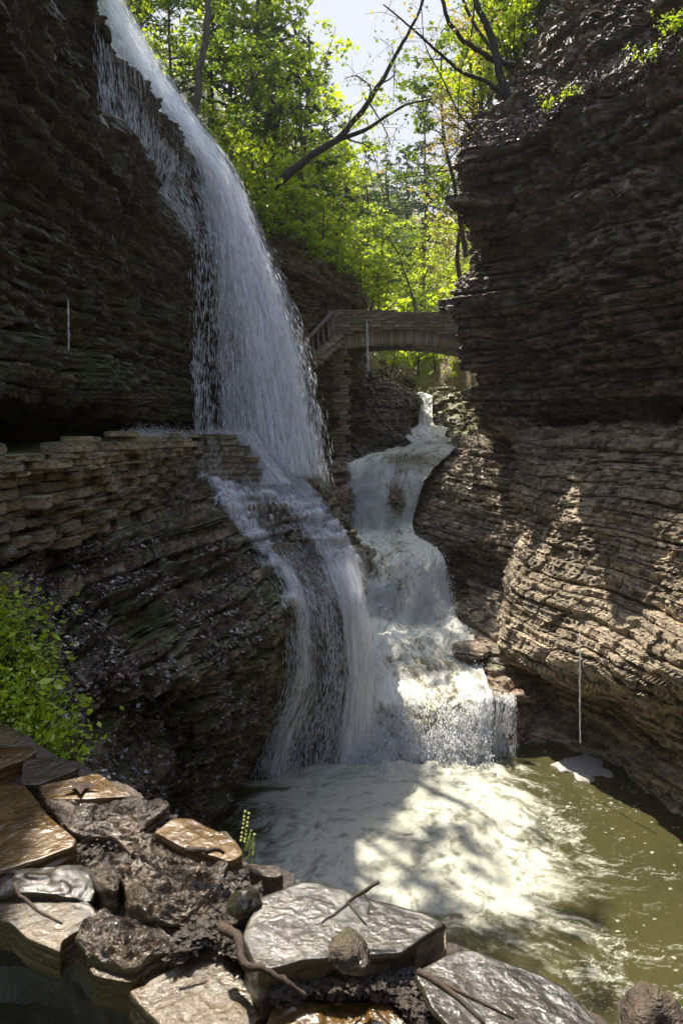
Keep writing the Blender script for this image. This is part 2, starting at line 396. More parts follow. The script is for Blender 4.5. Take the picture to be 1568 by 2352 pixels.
# ---- right side: overhanging upper wall and lower wall, one cliff
def A(*t): return at(*t)
cols_r = [
 [A(1400,300,30), A(1250,430,24), A(1230,560,25), A(1230,700,26), A(1240,850,26), A(1250,985,26), A(1260,990,27), A(1270,1010,27), A(1280,1200,26), A(1290,1400,24), A(1290,1480,22), A(1290,1600,20), A(1300,1800,18)],
 [A(1160,230,22), A(1052,425,17), A(1098,580,18), A(1047,675,18.5), A(1092,830,19.3), A(1113,975,19.8), A(1120,985,21), A(1200,1015,20.5), A(1215,1200,19.5), A(1200,1400,18), A(1190,1500,17), A(1220,1600,16.5), A(1240,1800,15)],
 [A(1170,180,19), A(1130,322,15.2), A(1150,560,16.3), A(1140,680,16.7), A(1170,830,17.4), A(1195,965,17.8), A(1200,975,19), A(1205,1015,18.3), A(1190,1200,17.7), A(1150,1400,15.9), A(1150,1500,14.9), A(1200,1590,14.9), A(1200,1790,13.2)],
 [A(1190,120,17), A(1232,275,13.6), A(1240,500,14.4), A(1240,680,14.9), A(1250,830,15.5), A(1262,955,16.2), A(1264,965,17.4), A(1262,1010,17.0), A(1235,1200,16.2), A(1210,1400,14.9), A(1230,1515,14.0), A(1270,1600,14.3), A(1290,1790,12.9)],
 [A(1290,60,15), A(1350,195,12), A(1350,420,12.4), A(1350,640,12.9), A(1360,800,13.5), A(1370,940,14.4), A(1370,950,15.5), A(1370,1010,15.2), A(1370,1200,14.4), A(1370,1400,13.4), A(1380,1540,12.6), A(1400,1630,13.1), A(1400,1820,12.3)],
 [A(1480,-60,13.2), A(1570,98,10.3), A(1568,350,10.5), A(1568,600,10.9), A(1568,770,11.5), A(1568,910,12.2), A(1568,922,13.2), A(1568,1010,13), A(1568,1200,12.3), A(1568,1400,11.3), A(1568,1550,10.4), A(1568,1690,11.0), A(1568,1940,10.6)],
 [A(1800,-500,11), A(1950,-150,8), A(1950,250,8), A(1950,550,8.2), A(1950,740,8.7), A(1950,850,9.4), A(1950,865,10.2), A(1950,1010,10.4), A(1950,1230,9.8), A(1950,1450,9.0), A(1950,1640,8.4), A(1950,1800,9.0), A(1950,2200,8.6)],
 [(9, 6, 9), (7, 5, 7), (6.6, 5, 5), (6.5, 5, 3.5), (6.6, 5, 2.2), (6.8, 5, .9), (7.6, 5, .8), (7.8, 5, .3), (7.4, 5, -1.2), (6.9, 5, -2.6), (6.4, 5, -3.6), (6.9, 5, -4.6), (6.9, 5, -7)],
 [(9.5, -26, 9), (8, -26, 7), (7.6, -26, 5), (7.5, -26, 3.5), (7.6, -26, 2.2), (7.8, -26, .9), (8.6, -26, .8), (8.8, -26, .3), (8.4, -26, -1.2), (7.9, -26, -2.6), (7.4, -26, -3.6), (7.9, -26, -4.6), (7.9, -26, -7)],
]
def DEPTH(c, r):
    if not 2 <= c <= 6: return 1.
    k = .5 if c == 6 or c == 2 else 1.
    return 1+k*((.10 if r <= 5 else .09 if r == 6 else -.02 if r == 7 else -.045 if r <= 10 else 0))
cols_r = [[tuple(q*DEPTH(c_, r_) for q in p_) for r_, p_ in enumerate(col_)] for c_, col_ in enumerate(cols_r)]
Pb = surf(cols_r[-3:], 160, 160)
P = surf(cols_r[:-2]  , 640, 700)
Q = rockify(P, seed=5, big=.27, mid=.13, fine=.06, lump=.30, block=2.4, rgh=.05, amp=.52+.48*sstep(-.6, .9, P[..., 2]))
nrow = Q.shape[0]
Qb = rockify(Pb, seed=5, big=.2, mid=.10, fine=.055, lump=.17, block=2.4)
def split_sheet(name, Q, mats, cut, label):
    o = grid_obj(name, Q, mats[0]); o.data.materials.append(mats[1])
    nr, nc = Q.shape[:2]; z = Q[:-1, :-1, 2]
    idx = np.zeros((nr-1, nc-1), np.int32); idx[cut(Q[:-1, :-1])] = 1
    o.data.polygons.foreach_set('material_index', idx.ravel()); tag(o, label, kind='structure'); return o
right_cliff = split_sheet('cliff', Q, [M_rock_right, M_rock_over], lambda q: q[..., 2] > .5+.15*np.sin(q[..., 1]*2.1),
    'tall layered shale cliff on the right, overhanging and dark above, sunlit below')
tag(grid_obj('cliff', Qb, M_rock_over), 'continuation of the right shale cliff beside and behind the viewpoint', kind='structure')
# upper recessed wall above the right ledge
cols = [
 [A(1290,-500,24), A(1270,0,24), A(1240,200,22), A(1230,420,21)],
 [A(1240,-500,20), A(1232,0,19), A(1190,190,18), A(1120,400,18)],
 [A(1300,-500,17.5), A(1290,0,17), A(1280,130,16), A(1240,320,15.6)],
 [A(1430,-500,15), A(1430,-50,14.5), A(1430,60,13.8), A(1400,230,13.2)],
 [A(1650,-600,12), A(1650,-200,12), A(1650,-20,11.5), A(1650,160,11)],
 [(9, 6, 14), (8.8, 6, 10), (8.6, 6, 8), (8, 6, 6.5)]]
Q = rockify(surf(cols, 240, 260), seed=15, big=.25, mid=.17, fine=.08, lump=.3, block=3, rgh=.07)
tag(grid_obj('cliff', Q, M_rock_over), 'dark broken rock wall set back above the right hand ledge', kind='structure')
# ---- right flank: wet ledges stepping down to the river
cols = [
 [A(1030,1012,28), A(1005,1030,26.5), A(975,1090,25), A(935,1180,23), A(928,1235,22), A(960,1300,20.5), A(990,1420,20)],
 [A(1060,1000,26), A(1050,1050,24), A(1030,1120,22.6), A(1000,1200,21.2), A(985,1250,20.3), A(1000,1300,20.2), A(1010,1400,19.5)],
 [A(1120,985,23), A(1110,1050,21.6), A(1100,1120,20.6), A(1080,1200,19.4), A(1060,1245,18.9), A(1070,1290,19.6), A(1060,1400,18.8)],
 [A(1180,1000,20), A(1180,1060,19), A(1170,1140,18.2), A(1160,1230,17.5), A(1140,1275,17.2), A(1140,1310,17.8), A(1110,1400,17.2)],
 [A(1250,1000,19), A(1250,1060,18), A(1230,1140,17.2), A(1220,1230,16.6), A(1200,1290,16.3), A(1180,1350,16.5), A(1150,1420,16)]]
Q = rockify(surf(cols, 260, 260), seed=25, big=.12, mid=.11, fine=.05, lump=.10, terrace=.85)
tag(grid_obj('river_bank', Q, M_rock_flank), 'wet stepped shale ledges beside the upper rapids', kind='structure')
# lower right shelf the side fall pours over
cols = [
 [A(1000,1380,19), A(990,1420,18), A(1035,1450,16.8), A(1085,1480,15.6), A(1080,1560,14.2), A(1100,1600,13.6), A(1105,1620,13.7), A(1110,1770,13.4)],
 [A(1080,1370,18), A(1090,1410,16.7), A(1110,1460,15.8), A(1130,1510,14.9), A(1140,1560,14.1), A(1160,1600,13.5), A(1160,1618,13.6), A(1160,1770,13.3)],
 [A(1170,1370,16.8), A(1160,1420,15.8), A(1170,1460,15.2), A(1190,1520,14.6), A(1210,1570,14.1), A(1225,1600,13.6), A(1215,1618,13.8), A(1200,1770,13.5)],
 [A(1260,1370,15.8), A(1240,1420,15.4), A(1240,1470,15), A(1260,1530,14.5), A(1275,1580,14.1), A(1260,1600,14.1), A(1260,1620,14.3), A(1260,1770,13.8)]]
Q = rockify(surf(cols, 200, 180), seed=27, big=.06, mid=.07, fine=.04, lump=.06, terrace=.85)
tag(grid_obj('rock_shelf', Q, M_rock_flank), 'wet rock shelf above the small side fall into the pool', kind='structure')

# ---- left side: upper cliff with ledges
def colL(Y, rim, x=0, xb=0, bench=4.8, lip=.55, top=7.2):
    return [(-9+x, Y+1.5, top+2.5), (-6+x, Y+.6, top), (-3.85+x, Y, rim), (-4.1+x, Y, rim-.5), (-4.3+x, Y, bench+.15), (-3.75+x+xb, Y, bench), (-3.85+x+xb, Y, bench-1.0), (-4.0+x, Y, 3.0), (-3.95+x, Y, 1.4), (-3.75+x, Y, lip), (-4.3+x, Y, lip-.12), (-4.55+x, Y, lip-.35), (-4.7+x, Y, -.6)]
cols = [colL(-26, 8, -1.0), colL(-6, 8, -.2), colL(0, 7.6, .3, .2), colL(4, 7.3, .4, .1), colL(5.5, 7.3, .3, .1)]
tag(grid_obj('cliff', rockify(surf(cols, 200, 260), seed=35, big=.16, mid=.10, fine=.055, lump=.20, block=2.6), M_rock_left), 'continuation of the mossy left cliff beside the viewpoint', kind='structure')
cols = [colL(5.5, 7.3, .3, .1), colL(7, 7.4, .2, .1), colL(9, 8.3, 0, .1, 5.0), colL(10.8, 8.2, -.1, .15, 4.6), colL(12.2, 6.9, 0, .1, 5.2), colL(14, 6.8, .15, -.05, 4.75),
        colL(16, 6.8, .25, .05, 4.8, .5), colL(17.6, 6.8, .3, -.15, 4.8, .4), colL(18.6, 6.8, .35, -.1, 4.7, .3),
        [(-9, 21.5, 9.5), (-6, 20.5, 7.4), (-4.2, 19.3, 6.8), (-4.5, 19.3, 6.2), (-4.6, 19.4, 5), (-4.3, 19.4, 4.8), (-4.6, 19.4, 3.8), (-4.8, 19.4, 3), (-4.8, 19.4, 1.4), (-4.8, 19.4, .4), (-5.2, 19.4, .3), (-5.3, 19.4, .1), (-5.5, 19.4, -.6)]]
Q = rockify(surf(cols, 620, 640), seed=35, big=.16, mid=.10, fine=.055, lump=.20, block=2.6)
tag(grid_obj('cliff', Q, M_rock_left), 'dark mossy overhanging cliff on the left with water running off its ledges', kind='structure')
# ---- cliff beyond the falls, swinging round to the bridge
cols = [
 [(-12, 22, 15), (-11, 21, 12), (-10, 20.5, 9.5), (-9, 20.5, 7.0), (-9, 20.4, 4), (-9, 20.4, 1.5), (-9, 20.4, -3)],
 [(-10, 21, 14.5), (-7.5, 19.6, 11.5), (-5.6, 18.9, 9.3), (-4.2, 18.9, 7.0), (-4.0, 19.0, 4), (-3.9, 19, 1.5), (-3.8, 19, -3)],
 [(-8.5, 24, 14), (-6.2, 22, 11), A(455,330,20), A(500,450,19.8), A(540,650,20), A(540,850,20.2), A(540,1120,20)],
 [(-7, 27, 13.5), (-5, 25, 10.5), A(540,420,22.5), A(590,560,22), A(640,720,22.3), A(650,870,22.5), A(640,1120,21.5)],
 [(-5.5, 30, 12.5), (-3.4, 28.5, 9.8), A(640,510,26), A(690,620,25), A(700,740,25), A(720,880,24.8), A(710,1120,23.5)],
 [(-3, 33, 11.5), (-1.6, 31, 9.2), A(740,565,29), A(770,640,28), A(765,740,27.8), A(780,880,27.4), A(770,1120,25.5)],
 [(-1, 35, 9.5), (-.2, 33, 8), A(800,625,31), A(822,690,30.2), A(822,760,30), A(815,880,29.5), A(800,1120,27)],
 [(0, 38, 8), (0, 36, 7), A(810,650,35), A(830,700,34), A(830,780,33.5), A(826,880,33), A(815,1120,31)]]
Q = rockify(surf(cols, 360, 380), seed=45, big=.25, mid=.15, fine=.05, lump=.3)
tag(grid_obj('cliff', Q, rock_mat('rock_fern_bank', (.022, .018, .012), (.075, .06, .035), (.17, .14, .09), moss=.62, wet=.3)), 'ferny brown rock bank behind the waterfall running to the bridge', kind='structure')
# ---- lower left rock mass (apron)
cols = [
 [(-6.5, 2.0, .2), (-4.6, 2.2, -.2), (-3.4, 2.6, -.7), (-3.0, 2.9, -1.1), (-2.6, 3.1, -1.5), (-2.3, 3.2, -2.2), (-2.2, 3.2, -4.5)],
 [(-6.5, 4.4, .2), A(-140,1230,5.6), A(-80,1350,5.2), A(-20,1500,4.7), A(40,1650,4.3), A(120,1800,4.1), A(250,2050,4.4)],
 [(-6.2, 6.6, .3), A(0,1185,7.2), A(70,1320,7.0), A(120,1450,6.5), A(180,1590,6.0), A(215,1730,5.7), A(310,2000,5.9)],
 [(-6, 8.8, .3), A(140,1190,8.7), A(200,1300,8.4), A(265,1430,7.8), A(330,1555,7.1), A(330,1640,8.2), A(400,2000,7.6)],
 [(-5.6, 10.8, .2), A(290,1185,10.5), A(350,1280,10.0), A(420,1390,9.3), A(470,1520,8.8), A(470,1660,8.7), A(470,1960,8.9)],
 [(-5.2, 13, .2), A(400,1140,12.4), A(470,1220,11.9), A(545,1320,11.4), A(600,1440,10.9), A(585,1590,10.7), A(500,1900,10.5)],
 [(-5, 15.2, .1), A(440,1095,14.3), A(520,1165,13.5), A(590,1260,13.0), A(648,1385,12.5), A(650,1500,12.7), A(600,1800,12.9)],
 [(-4.6, 17, 0), A(560,1085,15.6), A(640,1140,14.8), A(700,1230,14.1), A(735,1370,13.4), A(720,1500,13.9), A(690,1800,13.9)],
 [(-3.6, 19, -.2), A(690,1085,17.3), A(745,1150,16.1), A(790,1240,15.0), A(812,1390,13.9), A(815,1500,14.1), A(830,1800,13.6)],
 [(-1, 21, -.4), A(760,1120,19), A(800,1200,17.6), A(832,1280,16.4), A(825,1400,15.6), A(840,1520,15.2), A(848,1800,14.4)]]
Q = rockify(surf(cols, 460, 700), seed=55, big=.20, mid=.15, fine=.06, lump=.12, tb=(.10, .36), terrace=.85, block=2.4, warp=.08)
APRON = Q
tag(grid_obj('rock_slope', Q, M_rock_apron), 'wet layered rock slope below the path that the water slides over', kind='structure')
# ---- rock under the left bridge pier down to the river
cols = [
 [A(560,1050,19), A(560,1075,18.3), A(560,1200,18)],
 [A(690,1050,22), A(700,1072,20.5), A(700,1250,19.5)],
 [A(760,1055,24), A(780,1075,22), A(785,1330,20.5)],
 [A(800,1045,27), A(800,1080,23), A(806,1330,20.5)],
 [A(800,1030,30), A(802,1060,27), A(800,1300,24)]]
Q = rockify(surf(cols, 160, 160), seed=65, big=.12, mid=.12, fine=.05, lump=.1)
tag(grid_obj('rock_ledge', Q, M_rock_flank), 'brown rock ledge under the bridge pier at the river edge', kind='structure')
# ---- dark rock mass under the bridge, left of the far chute
cols = [
 [A(770,800,38), A(785,835,33), A(790,870,30), A(790,980,28.5), A(790,1120,26)],
 [A(830,800,40), A(830,845,33.5), A(835,872,30.5), A(840,985,28.8), A(840,1100,26)],
 [A(880,830,42), A(880,862,34.5), A(880,885,31.2), A(895,985,29), A(890,1070,26.5)],
 [A(930,865,42), A(935,895,35), A(940,912,32), A(940,985,30.2), A(950,1050,28)],
 [A(965,900,44), A(966,915,37), A(962,930,33.5), A(945,985,32.0), A(960,1040,31)]]
Q = rockify(surf(cols, 200, 200), seed=75, big=.2, mid=.14, fine=.04, lump=.2)
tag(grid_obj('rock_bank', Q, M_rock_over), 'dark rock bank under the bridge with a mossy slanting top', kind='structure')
cols = [
 [A(985,890,44), A(990,915,38), A(992,935,34.5), A(1000,975,32.5), A(1000,1010,31)],
 [A(1020,850,44), A(1015,880,37), A(1018,910,34.5), A(1025,975,31.5), A(1030,1010,30)],
 [A(1060,810,42), A(1060,850,36), A(1062,890,34), A(1070,975,30), A(1080,1005,28)],
 [A(1140,790,40), A(1140,840,34), A(1140,890,32), A(1150,970,27), A(1160,1005,25)]]
Q = rockify(surf(cols, 180, 180), seed=85, big=.25, mid=.16, fine=.04, lump=.25)
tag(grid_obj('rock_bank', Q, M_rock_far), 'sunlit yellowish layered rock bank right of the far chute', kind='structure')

# ---- wooded ground: left hillside, valley behind the bridge, right rim
cols = [
 [(-60, 20, 40), (-30, 19, 28), (-14, 18, 17), (-9, 17.5, 11.5), (-5.9, 18.2, 8.2)],
 [(-55, 35, 42), (-28, 30, 31), (-14, 26, 20), (-9, 24.2, 14.2), (-5.8, 22.6, 9.6)],
 [(-45, 60, 46), (-22, 45, 34), (-10, 36, 20), (-5.5, 31, 12.5), (-3.2, 29.2, 9.0)],
 [(-20, 90, 46), (-12, 62, 30), (-6, 46, 17), (-2.5, 37, 10.5), (-.8, 33, 7.8)],
 [(8, 120, 40), (2, 80, 24), (0, 55, 12.5), (.5, 42, 7.5), (.6, 35, 5.6)],
 [(20, 120, 38), (9, 80, 20), (5, 56, 9.5), (3.5, 44, 4.6), (3.4, 38, 2.4)],
 [(40, 110, 44), (20, 76, 26), (11, 54, 11), (7, 42, 6.6), (6.2, 34.5, 4.6)],
 [(60, 70, 46), (30, 50, 30), (16, 38, 17), (10.5, 30, 12), (7, 27, 7)],
 [(60, 20, 40), (32, 20, 28), (16, 20, 16), (9.5, 19.5, 10), (5.4, 19.5, 7.2)]]
cols = [c_+[(c_[-1][0]*.98+.1, c_[-1][1]-1.2, c_[-1][2]-1.5), (c_[-1][0]*.98+.1, c_[-1][1]-1.6, c_[-1][2]-7)] for c_ in cols]
P = surf(cols, 160, 300); n = normals(P, np.array([0, 0, 60.]))
P = P+n*(.5*fbm(P[..., 0]*.25, P[..., 1]*.25, P[..., 2]*.2, 91, 5))[..., None]
HILL = P
hill = split_sheet('hillside', P, [M_soil, M_slope_far], lambda q: (q[..., 0] > -1.5-.12*(q[..., 1]-30)) & (q[..., 1] > 33), 'wooded hillside rising behind the bridge and the waterfall')
g = np.zeros((60, 60, 3)); u, v_ = np.meshgrid(np.linspace(-1, 1, 60), np.linspace(-1, 1, 60))
g[..., 0] = u*320; g[..., 1] = v_*320+60; g[..., 2] = -9+.0*u+sstep(60, 300, np.hypot(g[..., 0], g[..., 1]-60))*30
tag(grid_obj('ground', g, M_soil), 'wooded ground stretching away round the gorge', kind='structure')
# unseen land above the rim, and a closing wall added to cut skylight behind
def land(name, pts, label, mat=M_soil):
    Q_ = surf(pts, 60, 60); tag(grid_obj(name, Q_, mat), label, kind='structure')
land('rim_ground', [[(9.5, -6, 9.3), (40, -6, 20)], [(9.2, 6, 10), (40, 6, 22)], [(6.5, 14, 11.5), (40, 14, 26)], [(5.8, 19, 10.5), (40, 20, 28)]], 'ground above the right cliff')
Q = rockify(surf([[(10.5, -25, 12), (9.5, -25, 5), (9.5, -25, 0), (9.5, -25, -7)], [(3, -27.5, 11), (3, -27, 5), (3, -27, 0), (3, -27, -7)], [(-5.5, -25, 12), (-5.5, -25, 5), (-5.5, -25, 0), (-5.5, -25, -7)]], 60, 80), seed=95)
tag(grid_obj('cliff', Q, M_rock_over), 'unseen gorge wall added behind the viewpoint to cut skylight', kind='structure')

# ================================================================== WATER
# pool
x0, x1, y0, y1 = -5.5, 8.5, -26.0, 15.5
nx, ny = 560, 780
X, Y = np.meshgrid(np.linspace(x0, x1, nx), np.concatenate([np.linspace(y0, 4.5, 60)[:-1], np.linspace(4.5, y1, ny-59)]))
src = np.array(on(960, 1760, -6.3)[:2])
def blob(px, py, rx, ry):
    c = on(px, py, -6.3); return np.exp(-(((X-c[0])/rx)**2+((Y-c[1])/ry)**2))
dens = 1.15*blob(820, 1830, 2.0, 1.3)+1.05*blob(1050, 1850, 1.5, 1.1)+.8*blob(800, 1960, 1.7, 1.1)+.55*blob(1000, 1980, 1.6, .8)+.7*blob(1000, 1755, 2.0, .5)+.45*blob(950, 2100, 2., 1.0)+.3*blob(1250, 2080, 1.4, 1.)+.22*blob(1300, 1960, 1.6, 1.4)+.35*blob(680, 2000, 1., 1.)+.28*blob(1400, 2250, 1.2, .5)
dens = np.clip(dens, 0, 1.1)
dx = X-2.6; dy = Y-10.4; ang = np.arctan2(dy, dx); rad = np.hypot(dx, dy)
wx = .5*fbm(X*.8, Y*.8, X*0, 101, 4); wy = .5*fbm(X*.8, Y*.8, X*0+9, 102, 4)
sw = .9*np.exp(-(rad/3.2)**2); Xs = dx*np.cos(sw)-dy*np.sin(sw); Ys = dx*np.sin(sw)+dy*np.cos(sw)
n1 = fbm(Xs*1.1+wx*2, Ys*2.0+wy*2, X*0+2, 103, 6, .6)
rid = 1-np.abs(fbm(Xs*1.7+wx*3.2, Ys*2.6+wy*3.2, X*0+5, 105, 5, .6))*2.2
rid2 = 1-np.abs(fbm(Xs*7+wx*6, Ys*11+wy*6, X*0+7, 107, 4, .6))*2.2
dens = np.clip(dens, 0, .95)
n3 = fbm(Xs*5+wx*6, Ys*9+wy*6, X*0+1, 109, 5, .65)
foam = sstep(.30, 1.15, dens*1.2+.36*n1+.18*n3)*(.66+.34*n3)+np.clip(rid, 0, 1)**4*(.2+.2*dens)+.14*sstep(0, .8, dens)+np.clip(rid2, 0, 1)**4*(.42+.2*dens)*(.35+sstep(-.3, .5, n1))
farr = sstep(.9, 3.2, (X-on(1330, 1900, -6.3)[0])*.9-(Y-12)*.12)
foam = foam*(1-.55*farr)
speck = (_h((X*26).astype(np.int64), (Y*26).astype(np.int64), (X*0).astype(np.int64), 3) > .985)*.55*sstep(.2, 2.5, X-1.2)
foam = np.clip(foam+speck-.08, 0, 1)
Z = -6.3+.022*fbm(X*1.6, Y*1.6, X*0, 110, 5)+.022*np.clip(dens, 0, 1)*fbm(X*3, Y*3.6, X*0, 112, 5, .6)+.10*blob(980, 1765, 1.8, .4)*(1+fbm(X*4, Y*4, X*0, 114, 3))
P = np.stack([X, Y, Z], -1)
tag(grid_obj('pool_water', P, M_pool, smooth=True, attrs={'foam': foam}), 'murky olive plunge pool streaked with white foam', kind='structure')

def ribbon(rows, nr, nc, ease=None):
    L_ = cr(np.array([A(*r[0]) for r in rows]), nr, 0); R_ = cr(np.array([A(*r[1]) for r in rows]), nr, 0)
    t = np.linspace(0, 1, nc)[None, :, None]
    return L_[:, None]*(1-t)+R_[:, None]*t
# river / cascades: four points across each station
st_rows = [
 [(950,905,35),(965,903,35),(978,903,35),(992,905,35)], [(955,925,34),(967,925,34),(980,925,34),(992,925,34)], [(960,975,32),(970,977,32),(983,977,32),(996,975,32)],
 [(925,985,30.8),(955,988,30.8),(990,984,30.8),(1025,983,30.8)], [(930,1004,29.2),(960,1008,29.2),(990,1006,29.2),(1022,1002,29.2)], [(945,1020,27.6),(980,1018,27.6),(1020,1016,27.6),(1060,1014,27.6)],
 [(850,1046,25),(900,1038,25.6),(980,1030,25.8),(1060,1024,26)], [(790,1068,23.4),(850,1052,24),(935,1046,24.8),(1035,1038,25)], [(790,1095,22.8),(845,1085,23.2),(915,1075,23.9),(1005,1068,24.2)],
 [(792,1150,22.2),(840,1150,22.4),(900,1130,22.8),(970,1115,23)], [(795,1215,21.7),(845,1222,21.6),(895,1215,21.8),(948,1195,22)], [(798,1245,20.2),(850,1250,20),(900,1240,20.4),(955,1230,20.6)],
 [(800,1280,18.8),(860,1270,18.9),(930,1262,19.2),(1000,1258,19.3)], [(803,1312,18),(862,1288,18.1),(935,1282,18.2),(1020,1290,18.3)], [(803,1370,17.4),(870,1345,17.2),(945,1345,17.3),(1035,1360,17.6)],
 [(795,1420,17.0),(868,1415,16.6),(950,1432,16.5),(1045,1418,17)], [(785,1462,16),(870,1470,15.6),(965,1465,15.7),(1095,1452,16.1)], [(770,1525,14.9),(870,1520,14.8),(980,1515,14.9),(1105,1530,14.7)],
 [(790,1590,13.8),(880,1560,14.1),(1000,1568,14),(1125,1592,13.6)], [(815,1640,13.2),(900,1620,13.3),(1010,1618,13.3),(1128,1612,13.3)], [(820,1710,13.0),(905,1700,12.9),(1015,1690,12.9),(1120,1690,13.0)],
 [(800,1785,12.7),(900,1785,12.6),(1015,1780,12.6),(1118,1772,12.7)]]
P = cr(cr(np.array([[A(*q) for q in r_] for r_ in st_rows]), 900, 0), 300, 1)
def warp_rows(P, amp):
    nr_, nc_ = P.shape[:2]; u_ = np.linspace(0, 1, nc_)[None, :]+np.zeros((nr_, 1)); t_ = np.linspace(0, 1, nr_)[:, None]+np.zeros((1, nc_))
    tq = np.clip(t_+amp*fbm(u_*4, t_*7, u_*0, 117, 4)*np.sin(np.pi*t_)**.5, 0, 1)*(nr_-1); i0 = np.clip(tq.astype(int), 0, nr_-2); f_ = (tq-i0)[..., None]; jj = np.arange(nc_)[None, :]+np.zeros((nr_, 1), int)
    Zz = P[i0, jj]*(1-f_)+P[i0+1, jj]*f_; Pn = P.copy(); Pn[..., 1:] = Zz[..., 1:]; Pn[..., 0] = Zz[..., 0]; return Pn
P = warp_rows(P, .045)
n = normals(P, np.array([0, 0, 40.]))
x, y, z = P[..., 0], P[..., 1], P[..., 2]
steep = 1-np.clip(np.abs(n[..., 2]), 0, 1)
tt = np.linspace(0, 1, P.shape[0])[:, None]+x*0
fl = np.cumsum(np.concatenate([np.zeros((1, P.shape[1])), np.linalg.norm(np.diff(P, axis=0), axis=-1)]), 0); fl = fl.mean(1)[:, None]+x*0
ac = np.linspace(0, 2.6, P.shape[1])[None, :]*np.linalg.norm(P[:, -1]-P[:, 0], axis=-1)[:, None]/2.6
wa = .10*fbm(ac*1.5, fl*1.2, x*0, 119, 3)
dsp = (.09+.26*steep)*fbm(x*1.3, y*1.3, z*1.1, 121, 4, .6)+(.035+.05*steep)*fbm((ac+wa)*7, fl*4.0, x*0, 122, 5, .68)*1.3+.016*fbm((ac+wa)*30, fl*18, x*0, 124, 3, .6)
P2 = P+n*dsp[..., None]
st = fbm((ac+wa)*12, fl*6, x*0, 125, 5, .7); st2 = fbm((ac+wa)*3, fl*1.6, x*0, 126, 5, .6)
foam = np.clip(.86+.62*st+.42*st2+.14*steep, 0.0, 1)
def pxof(Q):
    yy = Q[..., 1]; u_ = Q[..., 0]/yy; w_ = Q[..., 2]/yy; c = math.cos(PITCH); s_ = math.sin(PITCH); dn = c-w_*s_
    return CX+FPX*u_/dn, CY-FPX*(w_*c+s_)/dn
def inpx(Px, ax, ay, rx, ry):
    yy = Px[..., 1]; u_ = Px[..., 0]/yy; w_ = Px[..., 2]/yy
    c = math.cos(PITCH); s_ = math.sin(PITCH); dn = c-w_*s_
    px = CX+FPX*u_/dn; py = CY-FPX*(w_*c+s_)/dn
    return np.exp(-(((px-ax)/rx)**2+((py-ay)/ry)**2))
dark = 1.3*inpx(P, 950, 1058, 62, 16)+1.3*inpx(P, 912, 1155, 20, 55)+.6*inpx(P, 900, 1320, 60, 30)+.5*inpx(P, 970, 1540, 90, 30)+.3*inpx(P, 960, 1480, 100, 20)+.75*inpx(P, 1000, 1650, 60, 50)+.3*inpx(P, 860, 1660, 60, 40)
foam = np.clip(foam-dark*(.7+.3*st), 0, 1)
tag(grid_obj('river_rapids', P2, M_cascade, smooth=True, attrs={'foam': foam}), 'white and olive rapids tumbling down from the bridge', kind='structure')


def spindles(c, d, ln, wd):
    n_ = len(c); d = d/(np.linalg.norm(d, axis=1, keepdims=True)+1e-9)
    up = np.tile(np.array([0.3, 1.0, 0.2]), (n_, 1)); a = np.cross(d, up); a /= np.linalg.norm(a, axis=1, keepdims=True)+1e-9; b = np.cross(d, a)
    e = d*ln[:, None]*.5; w_ = wd[:, None]*.5
    V = np.stack([c-e, c+e*.3+a*w_, c+e*.3+(-.5*a+.87*b)*w_, c+e*.3+(-.5*a-.87*b)*w_, c+e], 1).reshape(-1, 3)
    base = np.array([[0, 1, 2], [0, 2, 3], [0, 3, 1], [4, 2, 1], [4, 3, 2], [4, 1, 3]])
    F = (np.arange(n_)[:, None, None]*5+base[None]).reshape(-1, 3)
    return V, F
NFR = 42000
def froth():
    r = np.random.default_rng(81); sx_ = (steep**1.3*np.clip(foam, .15, 1)*(pyR > 1040)).ravel(); sx_ = sx_/sx_.sum(); ii = r.choice(len(sx_), NFR, p=sx_)
    c_ = P2.reshape(-1, 3)[ii]+n.reshape(-1, 3)[ii]*np.abs(r.normal(size=(NFR, 1)))*.12+r.normal(size=(NFR, 3))*.03
    gd = np.gradient(P, axis=0).reshape(-1, 3)[ii]; gd = gd/np.linalg.norm(gd, axis=1, keepdims=True)+r.normal(size=gd.shape)*.35
    V, F_ = spindles(c_, gd, r.uniform(.02, .10, len(c_)), r.uniform(.008, .026, len(c_)))
    tag(mesh_obj('splashing_froth', V, F_, M_drop, smooth=True), 'white splashing froth thrown up by the rapids', kind='stuff')
pxR, pyR = pxof(P); froth()
